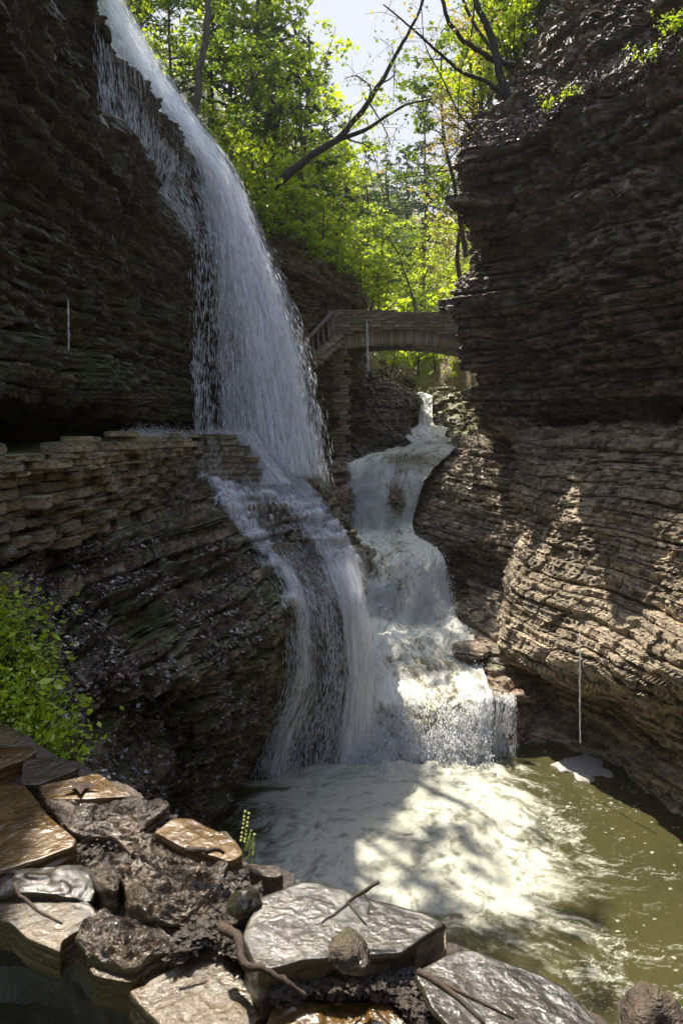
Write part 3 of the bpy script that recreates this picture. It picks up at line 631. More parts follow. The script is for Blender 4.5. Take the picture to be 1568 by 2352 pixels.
def waterfall(name, rows, label, dens, sheet_from=0., nr=160, nc=60, layers=((0, M_fall),), drops=0, dlen=(.05, .25), dw=(.006, .02), jit=.15, seed=1, follow=True):
    P = ribbon(rows, nr, nc)
    root = None
    wd = np.linalg.norm(P[:, -1]-P[:, 0], axis=-1).mean(); ln = np.linalg.norm(np.diff(P[:, nc//2], axis=0), axis=-1).sum()
    S_, T_ = np.meshgrid(np.linspace(0, 1, nc), np.linspace(0, 1, nr))
    D = np.clip(dens(S_, T_), 0, 1)*sstep(sheet_from-.04, sheet_from+.03, T_)
    root = empty(name, tuple(P[0, nc//2])); inv = -P[0, nc//2]
    for i, (off, mat) in enumerate(layers):
        n_ = normals(P); Q_ = P+n_*off+n_*(.06*fbm(S_*wd*4, T_*ln*.6, S_*0+i*7.7, seed+i, 3))[..., None]
        uv = np.stack([S_*wd+i*13.1, T_*ln+i*3.3], -1).reshape(-1, 2)
        grid_obj('water_sheet' if mat is not M_mistf else 'spray_veil', Q_+inv, mat, parent=root, smooth=True, attrs={'dens': D}, uv=uv)
    if drops:
        r = np.random.default_rng(seed); s = r.uniform(0, 1, drops*4); t = r.uniform(0, 1, drops*4)
        # ropes of drops
        rope = .5+.9*vn(s*wd*9, t*ln*.8, s*0, seed+5)
        keep = r.uniform(0, 1, drops*4) < np.clip(dens(s, t), 0, 1)*np.clip(rope, 0.05, 1); s = s[keep][:drops]; t = t[keep][:drops]
        fi = t*(nr-1); i0 = np.clip(fi.astype(int), 0, nr-2); ft = (fi-i0)[:, None]
        fj = s*(nc-1); j0 = np.clip(fj.astype(int), 0, nc-2); fs = (fj-j0)[:, None]
        c = (P[i0, j0]*(1-ft)+P[i0+1, j0]*ft)*(1-fs)+(P[i0, j0+1]*(1-ft)+P[i0+1, j0+1]*ft)*fs
        d = P[i0+1, j0]-P[i0, j0]
        c = c+r.normal(size=c.shape)*jit*np.array([.35, 1, .35]); d = d/np.linalg.norm(d, axis=1, keepdims=True)+r.normal(size=d.shape)*.04
        V, F_ = spindles(c+inv, d, r.uniform(*dlen, len(c)), r.uniform(*dw, len(c)))
        o = mesh_obj('water_drops', V, F_, M_drop, parent=root, smooth=True); o['kind'] = 'stuff'
    tag(root, label, 'waterfall'); return root
def band(s, c, w_): return np.exp(-((s-c)/w_)**2)
# main fall: upper slide and free fall
rows = [((150, -140, 18.2), (225, -140, 18.6)), ((205, -10, 18.0), (262, -10, 18.4)), ((262, 110, 17.9), (318, 90, 18.3)), ((340, 245, 17.8), (400, 220, 18.2)), ((425, 355, 17.7), (475, 330, 18.1)), ((462, 420, 17.5), (545, 430, 17.9)),
        ((480, 520, 17.3), (600, 560, 17.7)), ((492, 640, 17.1), (650, 660, 17.4)), ((500, 760, 16.9), (690, 770, 17.1)), ((505, 880, 16.7), (722, 880, 16.8)), ((510, 990, 16.4), (738, 990, 16.5)), ((520, 1090, 16.0), (752, 1100, 16.3))]
waterfall('waterfall', rows, 'tall white fall pouring from the cliff top in a long curve onto the ledge', lambda s, t: .25+.75*np.clip(band(s, .42+.2*t, .32)+.25, 0, 1)*(1-.25*t)*sstep(1.0, .82, s+.0*t)*sstep(0, .12, s),
    0., 220, 90, layers=((0, M_fall), (.25, M_fall), (.45, M_fall), (-.25, M_mistf), (.4, M_mistf)), drops=34000, dlen=(.08, .40), dw=(.004, .015), jit=.3, seed=3)
# side streams from the second ledge
rows = [((345, 437, 14.6), (500, 425, 18.0)), ((375, 475, 14.9), (520, 500, 18.0)), ((425, 560, 15.6), (528, 580, 17.6)), ((436, 640, 15.6), (530, 660, 17.3)), ((442, 800, 15.5), (530, 800, 17)), ((448, 990, 15.3), (540, 1000, 16.5))]
waterfall('waterfall', rows, 'stringy white streams dropping off the second ledge left of the main fall', lambda s, t: .42*band(s, .12, .08)+.30*band(s, .35, .07)+.30*band(s, .8, .15)+.25*sstep(.35, .1, t)+.03, 0., 180, 60,
    layers=((0, M_fall_thin), (.12, M_fall_thin)), drops=5000, dlen=(.08, .3), dw=(.008, .02), jit=.12, seed=13)
# thin curtains over the upper ledges
rows = [((215, 60, 11.9), (462, 395, 18.3)), ((228, 200, 11.9), (462, 410, 18.3)), ((238, 300, 11.9), (455, 430, 18.2)), ((240, 405, 12.2), (440, 445, 18.1))]
waterfall('waterfall', rows, 'thin dripping curtain under the rim of the dark upper ledge', lambda s, t: .30*sstep(1., .6, s)*(1-.3*t)+.22+.16*vn(s*31, s*0, s*0, 5), 0., 120, 90,
    layers=((.38, M_fall_thin), (.3, M_fall_thin)), drops=3500, dlen=(.08, .3), dw=(.005, .012), jit=.08, seed=23)
rows = [((225, 425, 12.0), (300, 470, 13.6)), ((230, 520, 12.0), (300, 560, 13.6)), ((232, 640, 12.0), (300, 680, 13.6)), ((235, 740, 12.0), (300, 780, 13.6))]
waterfall('waterfall', rows, 'faint veil of drips falling in front of the mossy left cliff', lambda s, t: .34*(1-t)+.05, 0., 80, 40, layers=((.1, M_fall_thin),), drops=900, dlen=(.1, .3), dw=(.004, .009), jit=.08, seed=33)
# steps under the main fall
rows = [((440, 990, 15.4), (600, 990, 16.0)), ((452, 1040, 15.1), (640, 1040, 15.8)), ((455, 1090, 14.9), (690, 1090, 15.9)), ((480, 1150, 14.2), (745, 1150, 15.6)), ((530, 1220, 13.3), (790, 1220, 14.9)), ((590, 1300, 12.7), (818, 1300, 14.2)), ((636, 1380, 12.2), (835, 1380, 13.5)),
        ((652, 1450, 12.1), (848, 1450, 13.3)), ((650, 1560, 12.1), (855, 1560, 13.2)), ((600, 1680, 12.2), (858, 1680, 13.1)), ((575, 1775, 12.2), (850, 1770, 13.0))]
def dlow(s, t):
    a = 1.0*band(s, .86-.04*t, .17)+.5*band(s, .13+.08*t, .10)+.24+.35*sstep(.6, .4, t)
    a = a*np.where(t > .5, 1, 1.15)
    return np.clip(a, 0, 1)*sstep(1.0, .95, s)
rows_s = [((438, 992, 15.0), (585, 1000, 15.4)), ((442, 1030, 14.85), (610, 1040, 15.2)), ((448, 1070, 14.7), (640, 1080, 15.1)), ((452, 1115, 14.4), (670, 1115, 15.0))]
waterfall('waterfall', rows_s, 'water trickling down the stepped stones under the main fall', lambda s, t: .30+.35*sstep(.4, 1., s)+.2*t, 0., 60, 60, layers=((0, M_fall_thin), (.1, M_fall_thin)), drops=1500, dlen=(.03, .12), dw=(.005, .014), jit=.06, seed=73)
lowf = waterfall('waterfall', rows, 'lower fall fanning over the rock slope and dropping into the pool', dlow, .5, 240, 100,
    layers=((0.05, M_fall), (.22, M_fall_thin), (.45, M_mistf)), drops=26000, dlen=(.05, .22), dw=(.004, .013), jit=.14, seed=43)
pxA, pyA = pxof(APRON)
lc = np.interp(pyA, [1085, 1110, 1180, 1250, 1330, 1400], [440, 460, 520, 570, 622, 650]); rc = np.interp(pyA, [1085, 1100, 1150, 1210, 1290, 1400], [640, 650, 712, 765, 805, 830])
un = fbm(APRON[..., 0]*2, APRON[..., 1]*2, APRON[..., 2]*2, 171, 3)
df_ = 1.0*np.exp(-((pxA-lc-22)/26)**2)+1.15*np.exp(-((pxA-rc+10)/40)**2)+.40*((pxA > lc) & (pxA < rc+20))+.12*un+.5*np.exp(-((pyA-1120)/30)**2)*(pxA > lc)*(pxA < rc+40)
df_ = np.clip(df_, 0, 1)*sstep(1075, 1095, pyA)*sstep(1425, 1390, pyA)*sstep(-25, 45, pxA-lc+26*un)*sstep(45, 0, pxA-rc+12*un)
nrA, ncA = APRON.shape[:2]; FF = grid_faces(nrA, ncA); FF = FF[df_.ravel()[FF].max(1) > .04]
nAp = normals(APRON, np.array([0, 0, 50.])); uvA = np.stack(np.meshgrid(np.arange(ncA)*.022, np.arange(nrA)*.022), -1).reshape(-1, 2)
for off_ in (.025, .06):
    FV = APRON+nAp*(off_+.02*fbm(APRON[..., 0]*6, APRON[..., 1]*6, APRON[..., 2]*3, 172, 3))[..., None]
    used = np.unique(FF); rm_ = np.full(nrA*ncA, -1); rm_[used] = np.arange(len(used))
    o = mesh_obj('water_sheet', FV.reshape(-1, 3)[used]-np.array(lowf.location), rm_[FF], M_fall if off_ < .05 else M_fall_thin, parent=lowf, smooth=True, attrs={'dens': df_.ravel()[used]}, uv=(uvA+off_*70)[used])
rows = [((1100, 1592, 13.45), (1185, 1600, 13.45)), ((1100, 1612, 13.2), (1188, 1615, 13.2)), ((1098, 1670, 13.1), (1190, 1670, 13.15)), ((1095, 1745, 13.0), (1190, 1738, 13.1))]
waterfall('waterfall', rows, 'short broken side fall off the shelf at the right of the rapids', lambda s, t: .8-.35*s+.1*np.sin(s*30), 0., 80, 50, layers=((0, M_fall), (.1, M_fall_thin)), drops=1800, dlen=(.04, .14), dw=(.006, .014), jit=.06, seed=53)
rows = [((540, 1470, 11.4), (640, 1390, 12.4)), ((540, 1560, 11.4), (640, 1500, 12.4)), ((545, 1640, 11.4), (640, 1600, 12.4))]
waterfall('waterfall', rows, 'fine drips off the lip of the lower rock left of the lower fall', lambda s, t: .32*(1-t*.7)+.08, 0., 60, 50, layers=((.1, M_fall_thin),), drops=700, dlen=(.05, .2), dw=(.004, .009), jit=.05, seed=63)
def jet(px0, py0, Y0, px1, py1, Y1, r, label):
    a = Vector(A(px0, py0, Y0)); b = Vector(A(px1, py1, Y1)); rr = random.Random(int(px0)); mb = MB(); root = empty('water_jet', a)
    n_ = 22; pts = [(b-a)*(k/n_)+Vector((rr.gauss(0, .0025), 0, 0)) for k in range(n_+1)]
    mb.tube(pts, [r*rr.uniform(.6, 1.3)*(1 if k < n_ else .4) for k in range(n_+1)], 6)
    for k in range(60):
        p = (b-a)*rr.random()+Vector((rr.gauss(0, r*1.2), rr.gauss(0, r*1.2), 0)); l = rr.uniform(.03, .12); mb.tube([p, p-Vector((0, 0, l*.6)), p-Vector((0, 0, l))], [.001, r*.35, .001], 4, False)
    o = mb.build('water_jet', M_drop, smooth=True); o.location = a; bpy.data.objects.remove(root); tag(o, label, 'water jet', 'thin jets of seeping water')
jet(842, 742, 26.8, 846, 852, 26.8, .035, 'pale thin jet of water falling past the bridge arch')
jet(157, 690, 9.0, 158, 798, 9.0, .006, 'thin pale jet in front of the left mossy cliff')
jet(1331, 1455, 11.8, 1331, 1708, 11.8, .009, 'long thin drip falling before the right wall into the pool')

rs_ = np.random.default_rng(91); ys_ = rs_.uniform(10.8, 15.6, 2600); c_ = np.stack([-3.35+rs_.normal(size=2600)*.12, ys_, .05+np.abs(rs_.normal(size=2600))*.07*(.4+np.abs(np.sin(ys_*2.3)))], 1)
V, F_ = spindles(c_, rs_.normal(size=(2600, 3))*np.array([.6, .4, 1]), rs_.uniform(.02, .07, 2600), rs_.uniform(.004, .010, 2600))
tag(mesh_obj('splash', V, F_, M_drop, smooth=True), 'white splash where drips strike the edge of the path', kind='stuff')
# floating foam
mb = MB(); outl = [(1268, 1755), (1300, 1738), (1345, 1728), (1375, 1742), (1390, 1765), (1410, 1782), (1375, 1780), (1365, 1790), (1330, 1790), (1305, 1772), (1275, 1764)]
pts = [on(px, py, -6.27) for px, py in outl]; c = np.mean(pts, 0); nn = len(pts); dense = []
for i in range(nn):
    a, b = pts[i], pts[(i+1) % nn]
    for k in range(5):
        t = k/5; dense.append((a[0]*(1-t)+b[0]*t+.05*math.sin(len(dense)*.9), a[1]*(1-t)+b[1]*t+.05*math.sin(len(dense)*.6+1)))
m = len(dense); vs = [(x_, y_, -6.29) for x_, y_ in dense]+[(c[0]+(x_-c[0])*.93, c[1]+(y_-c[1])*.93, -6.262) for x_, y_ in dense]+[(c[0]+(x_-c[0])*.5, c[1]+(y_-c[1])*.5, -6.258) for x_, y_ in dense]+[(c[0], c[1], -6.258)]
fs = [(i, (i+1) % m, m+(i+1) % m, m+i) for i in range(m)]+[(m+i, m+(i+1) % m, 2*m+(i+1) % m, 2*m+i) for i in range(m)]+[(2*m+i, 2*m+(i+1) % m, 3*m) for i in range(m)]
mb.add(vs, fs); tag(mb.build('foam_raft', M_foam, smooth=True), 'pinkish white raft of foam floating at the far right edge of the pool', 'foam')

# haze of fine spray
mb = MB(); mb.box((0, 60, 25), (335, 335, 37)); hz = mb.build('haze', None)
t = NT('valley_haze'); t.l.new(t.node('ShaderNodeVolumePrincipled', {'Color': (.95, .96, 1., 1), 'Density': .0004, 'Anisotropy': .3}).outputs[0], t.out.inputs['Volume']); hz.data.materials.append(t.m); hz['kind'] = 'stuff'; hz['label'] = 'thin haze filling the gorge and valley'
# ================================================================== MASONRY
def stone_mesh(seed):
    r = random.Random(seed); mb = MB(); n_ = 2
    vs = []
    # box with chamfered, uneven rim
    for z_, k in ((-1, .86), (-.75, 1), (.75, 1), (1, .86)):
        for (a, b) in ((-1, -1), (0, -1.02), (1, -1), (1, 0), (1, 1), (0, 1.02), (-1, 1), (-1, 0)):
            vs.append((a*.5*k*(1+r.gauss(0, .04)), z_*.5+r.gauss(0, .03), b*.5*k*(1+r.gauss(0, .05))))
    fs = []
    for l in range(3):
        for i in range(8): fs.append((l*8+i, l*8+(i+1) % 8, (l+1)*8+(i+1) % 8, (l+1)*8+i))
    fs += [tuple(range(8))[::-1], tuple(24+i for i in range(8))]
    mb.add(vs, fs); return mb
STONES = []
for k in range(9):
    o = stone_mesh(100+k).build('stone', M_stone[k % 3], link=False); STONES.append(o.data)
def put_stone(parent, loc, size, rot=(0, 0, 0), name='stone'):
    me = STONES[R.randrange(9)]; o = bpy.data.objects.new(name, me); COL.objects.link(o); o.parent = parent
    o.location = loc; o.scale = size; o.rotation_euler = rot; return o
def course_wall(parent, x0, x1, z0f, z1f, course, lw, depth, jitter=.3, maxn=300, stop=None, yj=.02, face_y=0):
    """stones laid in the local xz plane, front towards -y; z0f/z1f bound each column"""
    z = min(z0f(x0), z0f(x1), z0f((x0+x1)/2)); n_ = 0; rest = []
    while z < max(z1f(x0), z1f(x1), z1f((x0+x1)/2)):
        h = course*R.uniform(.55, 1.5); x_ = x0-R.random()*lw*.5
        while x_ < x1:
            l = lw*R.uniform(.5, 1.6); xc = x_+l/2; zc = z+h/2
            if z0f(xc) <= zc <= z1f(xc) and x0 <= xc <= x1 and (stop is None or not stop(xc, zc)) and True:
                if n_ >= maxn: rest.append((xc, face_y+R.gauss(0, yj), zc, l*.97, depth, h*.93)); x_ += l; continue
                put_stone(parent, (xc, face_y+R.gauss(0, yj), zc), (l*.97, depth, h*.93), (R.gauss(0, .02), R.gauss(0, .015), R.gauss(0, .03))); n_ += 1
            x_ += l
        z += h
    if rest:
        mb = MB(); sm = stone_mesh(77)
        for (a_, b_, c_, l_, d_, h_) in rest: mb.add([(a_+q[0]*l_, b_+q[1]*d_, c_+q[2]*h_) for q in sm.v], sm.f)
        mb.build('stones', M_stone[0], parent)['kind'] = 'stuff'
    return n_
# bridge
YB = 28.0
bl = Vector(A(757, 760, YB)); br = Vector(A(1130, 760, YB)); zt = A(900, 714, YB)[2]; zs = A(930, 757, YB)[2]
root = empty('stone_bridge', (bl.x, YB, 0))
W = br.x-bl.x
springL = A(775, 808, YB); crown = A(945, 793, YB); springR = A(1100, 818, YB)
# circle through the three points
def circ(a, b, c):
    ax, ay, bx, by, cx, cy = a[0], a[2], b[0], b[2], c[0], c[2]
    d = 2*(ax*(by-cy)+bx*(cy-ay)+cx*(ay-by))
    ux = ((ax*ax+ay*ay)*(by-cy)+(bx*bx+by*by)*(cy-ay)+(cx*cx+cy*cy)*(ay-by))/d
    uy = ((ax*ax+ay*ay)*(cx-bx)+(bx*bx+by*by)*(ax-cx)+(cx*cx+cy*cy)*(bx-ax))/d
    return ux, uy, math.hypot(ax-ux, ay-uy)
ux, uz, rr_ = circ(springL, crown, springR)
a0 = math.atan2(springL[2]-uz, springL[0]-ux); a1 = math.atan2(springR[2]-uz, springR[0]-ux)
th = zs-crown[2]-.02
nv = 46
def off(p): return (p[0]-bl.x, p[1]-YB, p[2])
DEP = 1.9
for i in range(nv):
    a = a0+(a1-a0)*(i+.5)/nv; rm = rr_+th/2; hh = th*R.uniform(.9, 1.03); wv = abs(a1-a0)*rr_/nv
    o = put_stone(root, (ux+math.cos(a)*rm-bl.x, R.gauss(0, .015)+.1, uz+math.sin(a)*rm), (wv*.93, .3, hh), (0, -(a-math.pi/2), 0), 'arch_stone')
ztop = lambda x_: zt+.03*math.sin(x_*1.3)
ring = lambda x_: uz+math.sqrt(max(0, (rr_+th)**2-(x_+bl.x-ux)**2))
nst = course_wall(root, 0.0, W, lambda x_: ring(x_)-.02, ztop, .105, .34, .3, maxn=250)
# cores so that the bridge has real depth
mb = MB(); N = 40; xs = [(-.1+ (W+.1)*i/N) for i in range(N+1)]
for ya, yb, top in ((.08, DEP-.08, None),):
    bot = []
    for x_ in xs:
        wx_ = x_+bl.x-ux; bz = uz+math.sqrt(max(0, rr_**2-wx_**2))+.01
        bot.append(bz if springL[0] < x_+bl.x < springR[0] else bz-.2)
    vs = []
    for x_, b in zip(xs, bot): vs += [(x_, ya, b), (x_, yb, b), (x_, yb, zs+.05), (x_, ya, zs+.05)]
    fs = []
    for i in range(N):
        for k in range(4): fs.append((i*4+k, i*4+(k+1) % 4, (i+1)*4+(k+1) % 4, (i+1)*4+k))
    fs += [(0, 3, 2, 1), (N*4, N*4+1, N*4+2, N*4+3)]
    mb.add(vs, fs)
for yy in (.05, DEP-.33):
    mb.box((W/2, yy+.14, (zs+zt)/2-.02), (W/2, .12, (zt-zs)/2-.01))
mb.build('mortar_core', M_mortar, root)
tag(root, 'low stone arch bridge spanning the gorge in the distance', 'bridge')
# pier below the bridge's left end
yP = 26.6
pl = A(690, 1060, yP); pr = A(802, 1060, yP)
root = empty('stone_pier', (pl[0], yP, 0), math.radians(8))
Wp = pr[0]-pl[0]; zb_ = A(760, 1075, yP)[2]; zt_ = A(760, 808, yP)[2]
course_wall(root, 0, Wp, lambda x_: zb_, lambda x_: zt_-max(0, .9-x_)*.9, .13, .3, .35, maxn=295, stop=lambda x_, z_: x_ > Wp-.02-.22*max(0, (zt_-1.1-z_)/4)*0)
mb = MB(); mb.box((Wp/2, .6, (zb_+zt_)/2-.45), (Wp/2-.03, .5, (zt_-zb_)/2-.45)); mb.box((Wp*.72, .6, zt_-.6), (Wp*.24, .5, .55)); mb.build('mortar_core', M_mortar, root)
tag(root, 'tall dry stone pier carrying the left end of the arch bridge', 'pier')
# stair flight beside the bridge
root = empty('stone_stairs', A(770, 800, 26.2))
r0 = Vector(root.location); pA = Vector(A(775, 775, 26.2))-r0; pB = Vector(A(690, 850, 24.2))-r0
for k in range(9):
    p = pA.lerp(pB, k/8); put_stone(root, (p.x, p.y, p.z), (.42, .75, .17), (0, 0, R.gauss(.1, .03)), 'step')
    put_stone(root, (p.x+.05, p.y+.02, p.z-.18), (.46, .7, .2), (0, 0, R.gauss(.1, .05)), 'stone')
tag(root, 'narrow stone steps climbing to the left end of the bridge', 'stairs')
# wooden railing
a = Vector(A(764, 716, 26.0)); b = Vector(A(668, 822, 24.0)); a2 = Vector(A(768, 780, 26.0)); b2 = Vector(A(672, 885, 24.0))
root = empty('wooden_railing', a2); o_ = a2
def beam(p, q, w_, h_, name, mat):
    mb = MB(); d = (q-p); L_ = d.length; M = d.to_track_quat('X', 'Z').to_matrix(); mb.box((0, 0, 0), (L_/2, w_, h_), M); o = mb.build(name, mat, root); o.location = (p+q)/2-o_
beam(a, b, .09, .03, 'handrail', M_wood); beam(a2, b2, .05, .05, 'bottom_rail', M_wood)
for k in range(9):
    t = k/8; beam(a.lerp(b, t), a2.lerp(b2, t), .035, .035, 'baluster', M_wood)
beam(a.lerp(b, .02), a2.lerp(b2, .1), .03, .03, 'brace', M_wood)
tag(root, 'sloping wooden handrail with thin balusters beside the bridge steps', 'railing')
# pale metal railing beyond the bridge
root = empty('metal_railing', A(1010, 708, 33)); o_ = Vector(root.location)
pa, pb = Vector(A(1005, 692, 33)), Vector(A(1062, 690, 33)); pc, pd = Vector(A(1005, 712, 33)), Vector(A(1062, 712, 33))
beam(pa, pb, .018, .018, 'top_rail', M_metal); beam(pa.lerp(pc, .5), pb.lerp(pd, .5), .015, .015, 'middle_rail', M_metal)
for t in (0, .2, .5, .8, 1): beam(pa.lerp(pb, t), pc.lerp(pd, t), .02, .02, 'post', M_metal)
tag(root, 'pale metal railing on the far bank just above the bridge', 'railing')
# retaining wall of the path behind the falls
root = empty('retaining_wall', (-3.25, 6.0, 0), math.radians(90))
def wz(x_): return -.04*0-(.62+.05*x_)-.1*math.sin(x_)
course_wall(root, 0.0, 9.0, lambda x_: wz(x_)-.35, lambda x_: .04-.22*max(0, 1-x_/4)+.06*math.sin(x_*3)+.05*math.sin(x_*7.3), .085, .30, .4, maxn=300, face_y=.06, yj=.06)
mb = MB(); mb.box((4.6, .47, -.92), (4.7, .33, .70)); mb.build('mortar_core', M_mortar, root)
tag(root, 'dry stone retaining wall edging the path below the mossy cliff', 'wall')
Q = surf([[(-5.4, -4, -.3), (-3.2, -4, -.33)], [(-5.4, 8, -.14), (-3.3, 8, -.16)], [(-5.4, 10, -.04), (-3.3, 10, -.05)], [(-5.4, 15.4, .0), (-3.3, 15.4, -.03)], [(-5.4, 20, 0), (-2.6, 20, -.03)]], 40, 160)
Q = np.array(Q); Q[..., 2] += .02*fbm(Q[..., 0]*3, Q[..., 1]*3, Q[..., 2], 131, 3)
tag(grid_obj('path', Q, M_rock_left), 'wet footpath running along under the overhanging cliff', kind='structure')
# stepped stack of stones the main fall lands on
root = empty('stone_stack', A(500, 1100, 15.2))
r0 = Vector(root.location)
for lvl in range(8):
    y_ = 1003+lvl*13; z_ = 0
    xl, xr = 438+lvl*2, 540+lvl*6
    px = xl
    while px < xr:
        wpx = R.uniform(26, 48); p = Vector(A(px+wpx/2, y_, 15.35-lvl*.05))-r0; put_stone(root, p, (wpx*15.3/1568*.98, .55, .115), (0, 0, R.gauss(0, .04))); px += wpx
mb = MB(); p = Vector(A(505, 1055, 16.0))-r0; mb.box(p, (.52, .5, .5)); mb.build('mortar_core', M_mortar, root)
tag(root, 'stepped stack of flat stones where the main fall lands', 'stone stack')
# pale trail sign glimpsed through the fall
root = empty('trail_sign', A(553, 875, 17.9)); o_ = Vector(root.location)
beam(Vector(A(553, 832, 17.9)), Vector(A(553, 868, 17.9)), .01, .09, 'panel', M_sign); beam(Vector(A(553, 868, 17.93)), Vector(A(553, 1010, 17.93)), .03, .03, 'post', M_wood)
tag(root, 'small pale trail sign on a post seen through the main fall', 'sign')

# ================================================================== FOREGROUND LEDGE OF SLABS
ZS = -1.32
base_out = [(-400, 1690), (60, 1690), (200, 1765), (330, 1830), (400, 1880), (520, 1915), (560, 1975), (660, 2015), (760, 2060), (900, 2110), (1000, 2160), (1100, 2200), (1260, 2260), (1400, 2362), (1700, 2600)]
far = [on(px, py, ZS-.03) for px, py in base_out]
nearpx = [(-400, 1950), (0, 2112), (40, 2140), (75, 2170), (137, 2192), (190, 2225), (250, 2245), (310, 2278), (370, 2310), (430, 2345), (520, 2400), (600, 2450), (700, 2500), (900, 2600), (1300, 2900)]
near = [on(px, py, ZS-.02) for px, py in nearpx]
# resample both lines and fill between; near side is undercut to darken it, far side drops to the pool
def rs(l, n_):
    l = np.array(l, float); s = np.concatenate([[0], np.cumsum(np.linalg.norm(np.diff(l, axis=0), axis=1))]); return np.stack([np.interp(np.linspace(0, s[-1], n_), s, l[:, k]) for k in range(3)], 1)
fl, nl = rs(far, 260), rs(near, 260)
rowsl = []
for k in range(14): rowsl.append(nl+np.array([.05, .42*(1-(k/13)**6), -1.2*(1-k/13)]))
for k in range(1, 71): rowsl.append(nl*(1-k/70)+fl*(k/70))
for k in range(1, 40): rowsl.append(fl+np.array([-.15*(k/39), .25*math.sin(k/39*3)*.6-.4*(k/39), -5.2*(k/39)]))
Q = np.stack(rowsl, 0)
fx, fy, fz = Q[..., 0], Q[..., 1], Q[..., 2]
top = np.zeros(Q.shape[:2]); top[14:84] = 1
Q[..., 2] += top*(.03*fbm(fx*6, fy*6, fx*0, 141, 5, .6))
n = normals(Q); Q = Q+n*((1-top)*.08*fbm(fx*3, fy*3, fz*7, 143, 4))[..., None]
tag(grid_obj('rock_ledge', Q, M_pebble_debris), 'muddy rock ledge that the wet slabs lie on in front', kind='structure')
Q = surf([[(-3.2, -3, -2.5), (3, -3, -2.5)], [(-3.2, 2.9, -2.5), (3, 1.2, -2.5)]], 30, 30)
tag(grid_obj('footpath', Q, M_mortar), 'footpath painted dark as shade at the near foot of the slab ledge', kind='structure')  # near-black colour puts the shade into the path itself

def clip_poly_grid(poly, step):
    """triangulated filled polygon: returns verts, faces, boundary flag via bmesh-free grid + snapping"""
    pass
import bmesh
def slab(px_poly, z_top, thick, mat, label, rough=.01, tilt=(0, 0), seed=0, name='stone_slab', group='wet slabs on the ledge', parent=None, dome=0.0):
    pts = [np.array(on(px, py, z_top)) for px, py in px_poly]; c = sum(pts)/len(pts)
    r = random.Random(seed); ring = []
    n_ = len(pts)
    for i in range(n_):
        a, b = pts[i], pts[(i+1) % n_]; L_ = np.linalg.norm(b-a); m_ = max(2, int(L_/.011))
        for k in range(m_): ring.append(a*(1-k/m_)+b*(k/m_))
    ring = np.array(ring)-c; m_ = len(ring)
    # round the corners a little, then chip the outline
    for it in range(1): ring = .25*np.roll(ring, 1, 0)+.5*ring+.25*np.roll(ring, -1, 0)
    k_ = 1+.022*fbm(ring[:, 0]*14+seed, ring[:, 1]*14, ring[:, 0]*0, seed, 4, .6); ring = ring*k_[:, None]*1.05
    NR = 34; ts = list((np.arange(NR)/(NR-1))**.8*.97)+[.985, 1.0]
    V = []
    for t in ts: V.append(ring*t)
    V = np.array(V); x_, y_ = V[..., 0], V[..., 1]
    h = rough*.9*fbm(x_*2.5+seed, y_*2.5, x_*0, seed+2, 3)+rough*.55*fbm(x_*11+seed, y_*11, x_*0, seed+1, 4, .6)
    fl_ = fbm(x_*3.4+seed*3, y_*3.4, x_*0, seed+4, 4, .6)*2.6; fq = np.floor(fl_); ff_ = fl_-fq; h = h+(rough*1.3 if rough > .0065 else 0)*(fq+sstep(.82, 1., ff_))*.5
    h = h+(rough > .014)*rough*.45*(1-np.abs(fbm(x_*26, y_*34+seed, x_*0, seed+9, 4, .6))*2)
    V[..., 2] = h+tilt[0]*x_+tilt[1]*y_
    V[-1, :, 2] -= .010; V[-2, :, 2] -= .002
    sides = []
    for q in range(1, 9):
        e = V[-1].copy(); f_ = .995-.010*(q % 3)+.022*_h(np.full(m_, q), np.floor(np.arange(m_)/6).astype(np.int64), np.zeros(m_, int), seed)
        e[:, :2] *= f_[:, None] if q < 8 else .96; e[:, 2] -= thick*q/8; sides.append(e)
    V = np.concatenate([V, np.array(sides)], 0); nr_ = len(V)
    idx = np.arange(nr_*m_).reshape(nr_, m_); nx_ = np.roll(idx, -1, 1)
    F_ = np.stack([idx[:-1], idx[1:], nx_[1:], nx_[:-1]], -1).reshape(-1, 4)
    o = mesh_obj(name, V, F_, mat, smooth=True); o.location = c
    flat_ = np.ones(len(F_), bool); flat_[(NR)*m_:] = False
    if rough > .014: flat_[:] = False
    o.data.polygons.foreach_set('use_smooth', flat_)
    tag(o, label, 'stone slab', group); return o
    bm = None; me = None
O, G, RV, BR = M_slab_ochre, M_slab_grey, M_slab_riven, M_slab_brown
